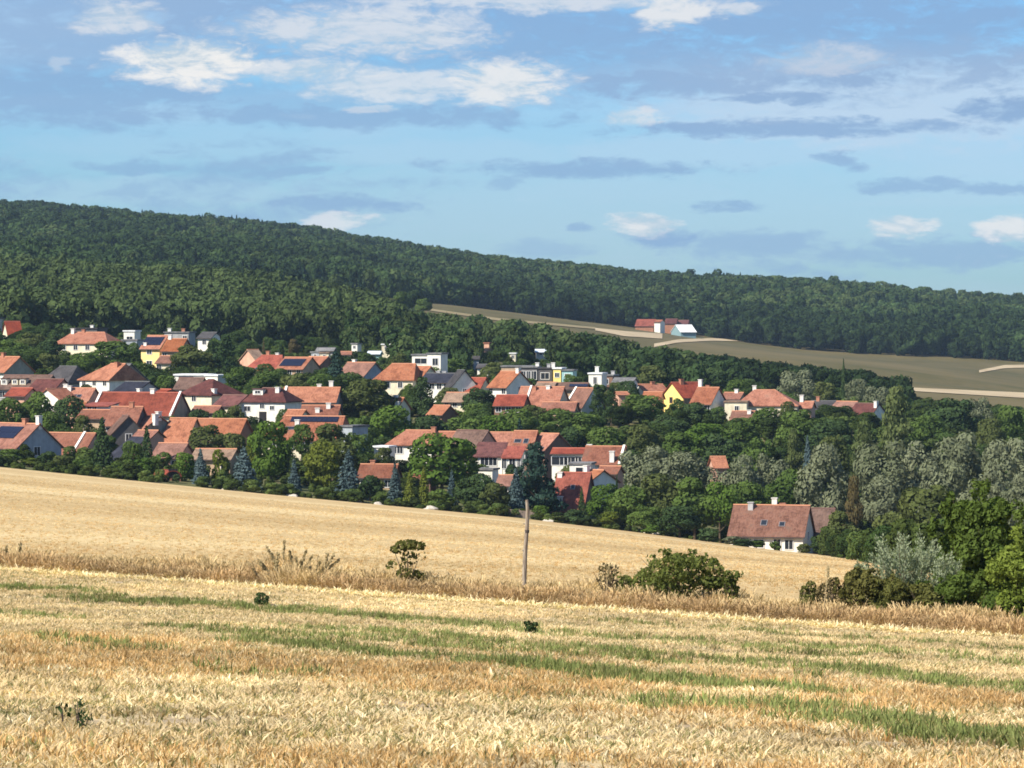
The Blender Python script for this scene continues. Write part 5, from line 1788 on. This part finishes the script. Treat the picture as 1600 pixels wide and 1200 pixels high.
def near_bush(name, px, D, wid, hei, mat, lobes_n, leaves, leaf, seed, label, cat='bush', lobes=None, aspect=0.6, stems=7, droop=None, rr=(0.12, 0.22)):
    g = np.random.default_rng(seed)
    D2 = edge_d(px) + 5.2 + (D - 168) * 0.35
    wid, hei = wid * D2 / D, hei * D2 / D + 0.25
    D = D2
    p = ground_at(px, D)
    lb = lobes if lobes else broad_lobes(g, lobes_n, 0.0, 1.0, 1.2, 0.5, rr[0], rr[1])
    if lobes is None and lobes_n > 12:
        for i in range(16):
            a = g.random() * 6.28
            e = 0.3 + 1.15 * g.random()
            k = 1.0 + 0.16 * g.random()
            lb.append((0.5 * math.cos(a) * math.cos(e) * k, 0.5 * math.sin(a) * math.cos(e) * k, 0.42 + 0.56 * math.sin(e) * k, 0.022 + .03 * g.random(), 0.05 + .05 * g.random()))
    lb = [(a * wid, b * wid, c * hei, r * wid, rz * hei) for a, b, c, r, rz in lb]
    me = crown_from_lobes(name + '_leaves', lb, leaves, leaf, seed, aspect, 0.75, droop, zmin=0.02, szvar=0.45)
    root = empty(name, p)
    tag(root, label, cat)
    link('foliage', me, root, LM[mat] if isinstance(mat, str) else mat)
    mb = MB()
    for i in range(stems):
        a = g.random() * 6.28
        r = wid * 0.40 * g.random()
        z = hei * (0.55 + 0.4 * g.random())
        mb.tube([(0.1 * math.cos(a), 0.1 * math.sin(a), -0.1), (r * .5 * math.cos(a), r * .5 * math.sin(a), z * .55), (r * math.cos(a), r * math.sin(a), z)], [0.035, 0.022, 0.008], 6)
    mb.build('stems', BARK, root)
    return root


BUSHM = leaf_mat('rose_bush_leaves', (0.070, 0.095, 0.022), (0.205, 0.220, 0.062), 0.32, c=(0.40, 0.31, 0.14))
NEARG = leaf_mat('fresh_bush_leaves', (0.085, 0.125, 0.018), (0.225, 0.275, 0.055), 0.3)
NEARD = leaf_mat('bush_leaves_mid', (0.036, 0.064, 0.012), (0.115, 0.160, 0.036), 0.3)
NEARO = leaf_mat('bush_leaves_olive', (0.075, 0.082, 0.022), (0.165, 0.165, 0.050), 0.3)
BROWNB = leaf_mat('brown_bush_leaves', (0.072, 0.076, 0.022), (0.165, 0.152, 0.048), 0.25)
near_bush('wild_rose_bush', 1066, 170, 5.3, 2.1, BUSHM, 40, 6200, 0.08, 31, 'big round wild bush with dry tips in the weed strip', rr=(.07, .15))
near_bush('wild_rose_bush', 950, 168, 1.7, 1.6, 'dry', 10, 420, 0.055, 32, 'sparse dry bush left of the big round wild bush', stems=16, rr=(.05, .11))
near_bush('wild_rose_bush', 978, 169, 1.5, 1.1, BUSHM, 8, 1300, 0.07, 33, 'low green bush tucked left against the big round wild bush')
near_bush('wild_rose_bush', 1142, 169, 0.9, 1.5, BUSHM, 8, 600, 0.07, 34, 'loose right shoulder beside the big round wild bush')
sap = [(0, 0, .88, .30, .10), (-.2, 0, .80, .2, .08), (.22, 0, .86, .22, .09), (.05, .1, .62, .2, .14), (.36, 0, .66, .1, .1), (-.36, 0, .50, .13, .07), (0, 0, .34, .26, .09), (.2, .1, .30, .2, .08), (-.06, .1, .45, .12, .1), (.38, -.05, .18, .07, .08)]
near_bush('elder_sapling', 636, 168, 1.9, 2.0, NEARO, 0, 620, 0.085, 35, 'gappy dark leaved sapling in the weed strip left of the pole', 'sapling', sap, 0.7, 6)
near_bush('green_bush', 1534, 196, 5.6, 6.0, NEARD, 44, 16000, 0.105, 36, 'tall dense green bush at the right behind the weed strip', stems=9, rr=(.07, .15))
near_bush('green_bush', 1596, 172, 3.4, 3.9, NEARG, 16, 8000, 0.09, 37, 'bright yellow green bush cut by the right photo edge')
near_bush('green_bush', 1492, 176, 3.6, 1.9, NEARD, 16, 7000, 0.08, 38, 'low green bush below the silver plumed shrub')
near_bush('brown_bush', 1352, 172, 3.2, 1.9, BROWNB, 16, 6000, 0.075, 39, 'brown green bush left of the silver plumed shrub')
near_bush('brown_bush', 1400, 170, 2.6, 1.5, NEARO, 14, 4500, 0.075, 40, 'olive bush in front of the silver plumed shrub')
near_bush('brown_bush', 1300, 171, 2.0, 1.5, 'dry', 10, 1500, 0.06, 41, 'thin dry bush at the left of the brown green bush')
near_bush('brown_bush', 1262, 171, 1.3, 1.2, NEARO, 10, 1000, 0.06, 42, 'small grey green bush leftmost of the right group')
near_bush('green_bush', 1448, 171, 2.4, 1.4, NEARO, 12, 3500, 0.075, 43, 'low olive green bush under the middle of the plumed shrub')
near_bush('green_bush', 1556, 171, 2.2, 1.3, NEARD, 12, 3500, 0.075, 44, 'low green bush at the foot of the tall dense green bush')

# silver shrub with upright plumes
g = np.random.default_rng(60)
SILV = leaf_mat('silver_plume_leaves', (0.12, 0.15, 0.075), (0.33, 0.375, 0.235), 0.25)
p0 = ground_at(1414, edge_d(1414) + 9)
root = empty('silver_shrub', p0)
tag(root, 'silver green shrub of upright plumes behind the weed strip', 'shrub')
stems = MB()
Ps, Ts, Ns, Tt = [], [], [], []
for i in range(78):
    a = g.random() * 6.28
    rad = 2.05 * g.random() ** 0.8
    top = Vector((rad * math.cos(a) * 1.05, rad * math.sin(a) * 0.8, 0))
    h = 3.25 * (1 - 0.30 * (rad / 2.05) ** 2) * (0.80 + 0.28 * g.random()) - (0.55 if top.x < -1.1 else 0)
    b = top * 0.35
    pts_ = [Vector((b.x, b.y, -0.1)), Vector((top.x * .75, top.y * .75, h * .5)), Vector((top.x * 1.12, top.y * 1.1, h))]
    if i < 40:
        stems.tube(pts_, [0.03, 0.02, 0.006], 5)
    for k in range(230):
        t = 0.22 + 0.78 * g.random()
        q = pts_[0].lerp(pts_[1], t * 2) if t < .5 else pts_[1].lerp(pts_[2], t * 2 - 1)
        d = (pts_[2] - pts_[1]).normalized()
        w = 0.17 * math.sin(math.pi * min(1, (1 - t) * 1.15 + 0.12)) + 0.02
        o_ = Vector(g.normal(size=3)) * w * 0.55
        Ps.append(q + o_)
        Ts.append((d * 0.9 + o_.normalized() * 0.7).normalized())
        Tt.append(min(1, 0.30 * g.random() + 0.7 * t))
Ps, Ts = np.array([tuple(q) for q in Ps]), np.array([tuple(q) for q in Ts])
Bn = unit(np.cross(Ts, unit(g.normal(size=Ts.shape))))
s = 0.062 * (0.6 + 0.8 * g.random(len(Ps)))
link('foliage', quads_mesh('silver_plumes', Ps, Ts * s[:, None], Bn * (s * 0.38)[:, None], np.array(Tt)), root, SILV)
stems.build('stems', BARK, root)

# ------------------------------------------------------------------ grass blades, weeds, stubble
def tuft(seed, n, h, spread, lean, wid, base=0.0, curve=0.3, head=0.0):
    """a tuft of thin blades, one mesh; the tint attribute varies blade by blade"""
    g = np.random.default_rng(seed)
    V, Fc, T = [], [], []
    for i in range(n):
        a = g.random() * 6.28
        r = spread * math.sqrt(g.random())
        b = np.array([math.cos(a) * r, math.sin(a) * r, 0.0])
        hh = h * (0.55 + 0.6 * g.random())
        dr = np.array([math.cos(a + g.normal() * .8), math.sin(a + g.normal() * .8), 0]) * lean * hh * g.random() * 1.6
        side = unit(np.array([[g.normal(), g.normal(), 0.0]]))[0] * wid * (0.6 + 0.8 * g.random())
        mid = b + dr * 0.4 + np.array([0, 0, hh * 0.55])
        tip = b + dr * (1 + curve) + np.array([0, 0, hh * (1 - 0.25 * curve)])
        k = len(V)
        tn = g.random()
        V += [b - side * .7, b + side * .7, mid + side, mid - side, tip + side * (0.25 + head), tip - side * (0.25 + head)]
        Fc += [(k, k + 1, k + 2, k + 3), (k + 3, k + 2, k + 4, k + 5)]
        T += [tn] * 6
        if head > 0:
            hd = (tip - mid) / np.linalg.norm(tip - mid) * 0.11 * h
            q = len(V)
            V += [tip - side * (1 + head), tip + side * (1 + head), tip + hd]
            Fc.append((q, q + 1, q + 2))
            T += [min(1, tn + .25)] * 3
    me = bpy.data.meshes.new('grass_tuft')
    me.from_pydata([tuple(x) for x in V], [], Fc)
    at_ = me.attributes.new('tint', 'FLOAT', 'POINT')
    at_.data.foreach_set('value', np.array(T, np.float32))
    return me


STRAW = leaf_mat('straw', (0.50, 0.365, 0.185), (0.82, 0.66, 0.41), 0.36, True, 0.4)
STRAWP = leaf_mat('straw_pale', (0.64, 0.51, 0.28), (0.86, 0.76, 0.52), 0.36, True, 0.4)
STRAWO = leaf_mat('straw_rusty', (0.44, 0.265, 0.105), (0.70, 0.47, 0.22), 0.25, True, 0.4)
GREENW = leaf_mat('weed_green', (0.150, 0.185, 0.055), (0.31, 0.335, 0.125), 0.3, True, 0.4)
GREEND = leaf_mat('weed_olive', (0.16, 0.165, 0.060), (0.30, 0.28, 0.12), 0.3, True, 0.4)
WEEDB = leaf_mat('weed_brown', (0.24, 0.150, 0.068), (0.56, 0.385, 0.200), 0.25, True, 0.4)
WEEDT = leaf_mat('weed_tan', (0.40, 0.28, 0.135), (0.62, 0.47, 0.25), 0.25, True, 0.4)
tm, tmat = [], []
for i in range(3):
    tm.append(tuft(500 + i, 10, 0.17, 0.12, 0.45, 0.013)); tmat.append(STRAW)
for i in range(2):
    tm.append(tuft(510 + i, 9, 0.14, 0.15, 0.9, 0.016)); tmat.append(STRAWP)
for i in range(2):
    tm.append(tuft(520 + i, 11, 0.22, 0.10, 0.3, 0.010)); tmat.append(STRAWO)
for i in range(2):
    tm.append(tuft(530 + i, 9, 0.20, 0.12, 0.6, 0.014)); tmat.append(GREENW)
tm.append(tuft(540, 10, 0.20, 0.12, 0.5, 0.011)); tmat.append(GREEND)
TUFTS = library('stubble_tuft', tm, tmat)

# green stripes: photo polylines on the stubble -> ground lines (x, y, half width m, strength)
stripes = [([(0, 919), (100, 923)], 0.9, .95), ([(158, 937), (420, 951), (640, 970)], 1.25, .95), ([(640, 970), (830, 990), (1100, 1008), (1300, 1026)], 1.1, .40),
           ([(395, 1004), (620, 1028), (850, 1046), (1090, 1074), (1250, 1086)], 0.75, 1.0), ([(600, 1000), (860, 1018), (1060, 1036)], 1.8, .45), ([(520, 985), (760, 1004)], .9, .45),
           ([(1225, 1112), (1400, 1138), (1640, 1172)], 0.8, 1.1), ([(1080, 1030), (1330, 1052), (1640, 1084)], 0.9, .5), ([(1250, 1010), (1640, 1042)], 1.0, .28),
           ([(1330, 1062), (1640, 1082)], .6, .6), ([(1000, 975), (1250, 994), (1640, 1020)], 1.0, .25), ([(60, 1000), (140, 1008)], .6, .45), ([(150, 1010), (210, 1022)], .6, .4), ([(0, 960), (60, 966)], .9, .5),
           ([(330, 985), (480, 1000)], 1.0, .45), ([(350, 1050), (440, 1058)], .5, .45), ([(1020, 1100), (1080, 1112)], .5, .5), ([(1000, 1000), (1150, 1012)], .8, .5)]
SEG = []
for pl, hw, st in stripes:
    P_ = [hit(x, y, 30, 160) for x, y in pl]
    for p, q in zip(P_[:-1], P_[1:]):
        SEG.append((p.x, p.y, q.x, q.y, hw, st))


def green_amount(x, y):
    m = np.zeros(len(x))
    for (ax_, ay, bx, by, hw, st) in SEG:
        dx_, dy_ = bx - ax_, by - ay
        L2 = dx_ * dx_ + dy_ * dy_
        t = np.clip(((x - ax_) * dx_ + (y - ay) * dy_) / L2, 0, 1)
        d = np.hypot(x - ax_ - t * dx_, y - ay - t * dy_)
        m = np.maximum(m, st * np.clip(1.5 - d / (hw * 1.55), 0, 1))
    return m


g = np.random.default_rng(91)
N0 = 240000
D = 41 + (172 - 41) * g.random(N0) ** 0.85
u = (-0.165 + 0.37 * g.random(N0))
X, Y = u * D, D
keep = Y < EDGE0 + EDGES * X - 0.2
X, Y = X[keep], Y[keep]
n = len(X)
big = vnoise(X, Y, 5.0, 1)
med = vnoise(X, Y, 1.6, 2)
fine = vnoise(X + 9, Y, 0.5, 5)
gr = green_amount(X, Y)
# rows of the cut crop: density rises and falls across the drill rows
rowd = 0.5 + 0.5 * np.sin((Y + 0.614 * X) * 2 * math.pi / 2.6 + 2.0 * (vnoise(X, Y, 9.0, 3) - 0.5) * 3)
front = np.clip((78 - Y) / 30, 0, 1)          # trampled, barer ground nearest to the camera
bare = np.clip((vnoise(X, Y, 2.4, 7) - 0.56) * 5, 0, 1) * front
prob = np.clip(0.30 + 0.75 * med * (0.4 + 0.9 * fine) + 0.15 * rowd - 0.5 * bare, 0.12, 1)
keep = g.random(n) < np.maximum(prob, gr)
X, Y, big, med, gr, rowd, front, fine = [a[keep] for a in (X, Y, big, med, gr, rowd, front, fine)]
n = len(X)
r = g.random(n)
isg = g.random(n) < np.clip(gr * (0.05 + 1.15 * fine * (0.4 + med)), 0, 0.8)
iso = (g.random(n) < 0.32) & False
olive = (~isg) & (g.random(n) < 0.05 + 0.12 * np.clip((vnoise(X, Y, 3.0, 12) - .55) * 4, 0, 1))
PATCH = {'rust': [(120, 1015, 260, 22, .75), (260, 1040, 330, 22, .8), (560, 1050, 260, 16, .8), (800, 1075, 300, 20, .7), (1150, 1115, 260, 18, .6), (1460, 1100, 260, 16, .8), (1120, 1070, 150, 10, .6), (60, 1045, 120, 14, .6)],
         'bare': [(90, 1080, 150, 12, .5), (520, 1130, 160, 12, .4), (60, 1170, 170, 22, .42), (330, 1105, 150, 10, .35), (900, 1140, 200, 12, .3), (250, 1190, 200, 14, .35)],
         'pale': [(330, 1076, 120, 12, .9), (1300, 1160, 300, 25, .6), (700, 1140, 250, 20, .5), (120, 1110, 200, 14, .6), (400, 935, 500, 12, .4), (1200, 985, 500, 12, .5)]}


def patch(kind):
    qx = 800 + F * X / Y
    qy = YH - F * np.array([near(x, y) for x, y in zip(X, Y)]) / Y
    m = np.zeros(len(X))
    for (cx, cy, rx, ry, w_) in PATCH[kind]:
        d = ((qx - cx) / rx) ** 2 + ((qy - cy) / ry) ** 2
        m = np.maximum(m, w_ * np.clip(1.3 - d, 0, 1) * (0.35 + 1.1 * vnoise(X, Y, 0.8, 31)))
    return np.clip(m, 0, 1)


rust = np.maximum(0.5 * np.clip((vnoise(X, Y, 6.5, 9) - 0.5) * 3, 0, 1) * np.clip((104 - Y) / 30, 0, 1), patch('rust'))
drop = g.random(n) > patch('bare') * 0.95
X, Y, big, med, gr, rowd, front, fine, r, isg, olive, rust = [a[drop] for a in (X, Y, big, med, gr, rowd, front, fine, r, isg, olive, rust)]
n = len(X)
pale = np.clip((vnoise(X, Y, 4.0, 10) - 0.40) * 2.4, 0, 1) * (0.45 + 0.55 * front)
pale = np.maximum(pale, patch('pale'))
idx = np.where(isg, np.where(g.random(n) < 0.22, 9, 7 + g.integers(0, 2, n)), np.where(olive, 9, np.where(r < rust * 0.72, 5 + g.integers(0, 2, n), np.where(r < rust * .72 + pale * 0.55, 3 + g.integers(0, 2, n), g.integers(0, 3, n)))))
h = (0.48 + 0.42 * g.random(n)) * np.where(isg, 1.7, 1.0) * (1 + 0.25 * rust)
w = 0.72 + 0.4 * g.random(n)
Zg = np.array([near(x, y) for x, y in zip(X, Y)])
tone = np.clip(0.49 + 0.5 * (big - .5) + 0.62 * (g.random(n) - 0.5) + 0.14 * (rowd - .5), 0, 1)
# small flat lie of the land is followed by the sheet's own bumps
bump = 0.05 * np.sin(X * 0.9 + Y * 0.35) * np.sin(Y * 0.5) + 0.035 * np.sin(X * 2.1 - Y * 0.8)
pts = np.stack([X, Y, Zg + bump - 0.03], 1)
rot = np.stack([g.normal(size=n) * 0.12, g.normal(size=n) * 0.12, g.random(n) * 6.28], 1)
grn = isg
for nm, lb, ct, sel in (('stubble', 'cut straw stubble standing all over the near field', 'stubble', ~grn), ('green_weeds', 'stripes of green weeds sprouting through the stubble', 'weeds', grn)):
    scatter(nm, lb, ct, pts[sel], rot[sel], np.stack([w, w, h], 1)[sel], idx[sel], tone[sel], TUFTS)
print('stubble', n)
# the pale mown swath lying along the foot of the weeds
n = 6500
X = -50 + 105 * g.random(n)
Y = EDGE0 + EDGES * X - 0.1 - 1.0 * g.random(n) ** 1.5
k = np.abs(X / Y) < 0.24
X, Y = X[k], Y[k]
n = len(X)
scatter('mown_swath', 'thin pale line of mown straw along the foot of the dry weeds', 'straw', np.stack([X, Y, np.array([near(x, y) for x, y in zip(X, Y)]) + 0.02], 1),
        np.stack([g.normal(size=n) * 0.3, g.normal(size=n) * 0.3, g.random(n) * 6.28], 1), np.stack([np.full(n, 1.3), np.full(n, 1.3), 0.5 + 0.4 * g.random(n)], 1), 3 + g.integers(0, 2, n), 0.55 + 0.4 * g.random(n), TUFTS)

# short stubble on the upper part of the harvested field
n = 100000
D = 158 + 380 * g.random(n) ** 1.35
X = (-0.18 + 0.42 * g.random(n)) * D
k = D > EDGE0 + EDGES * X + 5
X, D = X[k], D[k]
row = np.round(D / 0.9 + 0.06 * X) * 0.9 - 0.054 * X
D = row + g.normal(size=len(D)) * 0.16
k = g.random(len(X)) < 0.35 + 0.65 * vnoise(X * 0.25, D, 9, 61)
X, D = X[k], D[k]
n = len(X)
tn = vnoise(X * 0.2, D, 14, 62)
scatter('field_stubble', 'short cut stubble in faint rows on the harvested field', 'stubble', np.stack([X, D, np.array([zt(x, y) for x, y in zip(X, D)]) - 0.02], 1),
        np.stack([g.normal(size=n) * 0.15, g.normal(size=n) * 0.15, g.random(n) * 6.28], 1), np.stack([np.full(n, 1.0), np.full(n, 1.0), 0.32 + 0.3 * g.random(n)], 1), np.where(g.random(n) < 0.75, g.integers(0, 3, n), 5), np.clip(0.14 + 0.52 * tn + 0.30 * g.random(n), 0, 1), TUFTS)

# tall dry weeds between the two fields
wm, wmat = [], []
for i in range(3):
    wm.append(tuft(600 + i, 26, 0.75, 0.22, 0.35, 0.012, head=0.8)); wmat.append(WEEDB)
for i in range(3):
    wm.append(tuft(610 + i, 24, 0.95, 0.24, 0.3, 0.011, head=0.9)); wmat.append(WEEDT)
wm.append(tuft(620, 22, 0.45, 0.25, 0.5, 0.016)); wmat.append(GREEND)
WEEDS = library('weed_tuft', wm, wmat)
n = 20000
X = -70 + 140 * g.random(n)
off = 0.1 + 6.4 * g.random(n) ** 1.25
Y = EDGE0 + EDGES * X + off * 1.17
uu = X / Y
k = np.abs(uu) < 0.24
X, Y, off = X[k], Y[k], off[k]
n = len(X)
cl = vnoise(X, Y, 1.7, 21)
cl2 = vnoise(X, Y, 5.0, 22)
back = np.clip((off - 2.6) / 2.6, 0, 1)
r = g.random(n)
idx = np.where(r < 0.05, 6, np.where(r < 0.06 + 0.06 + 0.75 * back, 3 + g.integers(0, 3, n), g.integers(0, 3, n)))
h = (0.34 + 0.34 * cl + 0.24 * cl2) * (0.7 + 0.6 * g.random(n))
h = np.where(off < 0.5, h * 0.7, h)
pxw_ = 800 + F * X / Y
clump = np.exp(-((pxw_ - 462) / 52) ** 2) * (off < 4.5)
h = h * (1 + 0.75 * clump * g.random(n))
idx = np.where(clump * g.random(n) > 0.35, 3 + g.integers(0, 3, n), idx)
pts = np.stack([X, Y, np.array([zt(x, y) for x, y in zip(X, Y)]) - 0.05], 1)
scatter('dry_weeds', 'strip of brown dry weeds and grasses between the two fields', 'weeds', pts,
        np.stack([g.normal(size=n) * 0.15, g.normal(size=n) * 0.15, g.random(n) * 6.28], 1), np.stack([np.ones(n), np.ones(n), h], 1), idx, np.clip(0.2 + 0.5 * cl + 0.3 * g.random(n), 0, 1), WEEDS)

# tall dry stalks standing above the weeds
DRYW = plain('dry_stalk', (0.42, 0.32, 0.18), 0.95, 0.1, 0.3, 6.0)
DRYH = leaf_mat('dry_seed_heads', (0.26, 0.20, 0.10), (0.46, 0.37, 0.20), 0.25)
gg = np.random.default_rng(17)


def stalk(px, D, h, lean, seed, label, group):
    g = np.random.default_rng(seed)
    p = ground_at(px, D)
    root = empty('dry_weed', p)
    tag(root, label, 'weed', group)
    tip = Vector((lean * h, 0.1 * g.normal(), h))
    mid = Vector((lean * h * .42, 0, h * .5))
    mb = MB().tube([(0, 0, -0.1), mid, tip], [0.018, 0.013, 0.007], 5)
    mb.build('stem', DRYW, root)
    m = 80
    t = 0.60 + 0.40 * g.random(m)
    c = np.array([tuple(mid.lerp(tip, 2 * q - 1)) for q in t])
    c = c + g.normal(size=(m, 3)) * np.array([0.028, 0.028, 0.02])
    T = unit(np.array([tuple((tip - mid).normalized())] * m) + g.normal(size=(m, 3)) * 0.5)
    Bn_ = unit(np.cross(T, g.normal(size=(m, 3))))
    s = 0.058 * (0.5 + g.random(m))
    link('seed_head', quads_mesh('seed_head', c, T * s[:, None], Bn_ * (s * 0.5)[:, None], g.random(m)), root, DRYH)


for i, (px, top) in enumerate([(404, 868), (416, 858), (424, 852), (434, 850), (444, 850), (452, 854), (470, 860), (478, 862), (488, 868), (500, 862), (512, 860), (522, 868), (396, 880), (430, 868), (462, 874), (484, 878), (506, 880), (530, 876), (410, 878)]):
    lean = (px - 455) / 180.0
    Dk = 159 + 0.8 * (i % 3)
    x0_ = 455 + (px - 455) * 0.62
    hh = at(px, top, Dk).z - ground_at(x0_, Dk).z
    x0_ += 13 * math.sin(i * 7.7)
    hh *= 0.72 + 0.36 * math.sin(i * 4.1 + 0.7) ** 2
    stalk(x0_, Dk, hh, (px - x0_) / (F / Dk) / hh, 700 + i, 'tall dry stalk with a dark seed head in the left weed clump', 'tall dry stalks of the left weed clump')
for i, (px, top, lb) in enumerate([(6, 852, 'dry stalk rising from the weeds at the left photo edge'), (27, 850, 'second dry stalk close to the left photo edge'), (1286, 885, 'single bent stalk left of the brown green bush'), (945, 880, 'upright dry stalk left of the big wild bush')]):
    Dk = edge_d(px) + 3.0
    stalk(px, Dk, at(px, top, Dk).z - ground_at(px, Dk).z, 0.12, 740 + i, lb, None)

# small dark weeds standing in the stubble
def dark_weed(px, py, w, h, mat, label, leaves, seed, leaf=0.05, lobes_n=6):
    p = hit(px, py, 30, 160)
    g = np.random.default_rng(seed)
    lb = [(a * w, b * w, c * h, r * w, rz * h) for a, b, c, r, rz in broad_lobes(g, lobes_n, 0, 1, 1.2, .5, .16, .26)]
    root = empty('field_weed', p)
    tag(root, label, 'weed')
    link('foliage', crown_from_lobes('weed_leaves', lb, leaves, leaf, seed, 0.6, 0.8, zmin=0.0), root, LM[mat] if isinstance(mat, str) else mat)
    mb = MB()
    for i in range(4):
        a = i * 1.6
        mb.tube([(0, 0, -0.05), (w * .3 * math.cos(a), w * .3 * math.sin(a), h * .8)], [0.012, 0.006], 5)
    mb.build('stem', BARK, root)


dark_weed(411, 946, 0.85, 0.48, 'dark', 'round dark weed standing in the stubble above the green stripe', 420, 81)
dark_weed(829, 992, 0.62, 0.42, 'dark', 'small dark weed in the middle of the stubble', 300, 82)
for i, (px, py, hh, lb) in enumerate([(100, 1136, .34, 'left dark dry sprig in the near stubble'), (122, 1138, .40, 'tallest dark dry sprig in the near stubble'), (131, 1144, .24, 'short dark dry sprig right in the near stubble')]):
    p = hit(px, py, 30, 160)
    root = empty('dry_sprig', p)
    tag(root, lb, 'weed')
    g = np.random.default_rng(90 + i)
    mb = MB()
    for k in range(5):
        a = g.random() * 6.28
        mb.tube([(0, 0, -0.03), (0.04 * math.cos(a), 0.04 * math.sin(a), hh * .6), (0.10 * math.cos(a), 0.06 * math.sin(a), hh * (0.75 + .3 * g.random()))], [0.007, 0.006, 0.003], 5)
    mb.build('stem', FASCIA, root)
    m = 26
    c = np.stack([g.normal(size=m) * 0.05, g.normal(size=m) * 0.05, hh * (0.35 + 0.65 * g.random(m))], 1)
    T = unit(g.normal(size=(m, 3)) + np.array([0, 0, 1.2]))
    s = 0.035 * (0.5 + g.random(m))
    link('foliage', quads_mesh('sprig_leaves', c, T * s[:, None], unit(np.cross(T, g.normal(size=(m, 3)))) * (s * .5)[:, None], g.random(m)), root, LM['dark'])

# ------------------------------------------------------------------ the air
HAZE = 0.00004
if HAZE > 0:
    mb = MB().box(-3800, 3800, -170, 5700, -75, 135)
    hm = bpy.data.materials.new('haze')
    hm.use_nodes = True
    t = hm.node_tree
    for nn_ in list(t.nodes):
        t.nodes.remove(nn_)
    pv = t.nodes.new('ShaderNodeVolumePrincipled')
    pv.inputs['Color'].default_value = (0.60, 0.80, 1.0, 1)
    pv.inputs['Density'].default_value = HAZE
    pv.inputs['Anisotropy'].default_value = 0.2
    oo = t.nodes.new('ShaderNodeOutputMaterial')
    t.links.new(pv.outputs[0], oo.inputs['Volume'])
    o = mb.build('haze', hm)
    tag(o, 'thin blue haze over the valley', 'haze', kind='stuff')
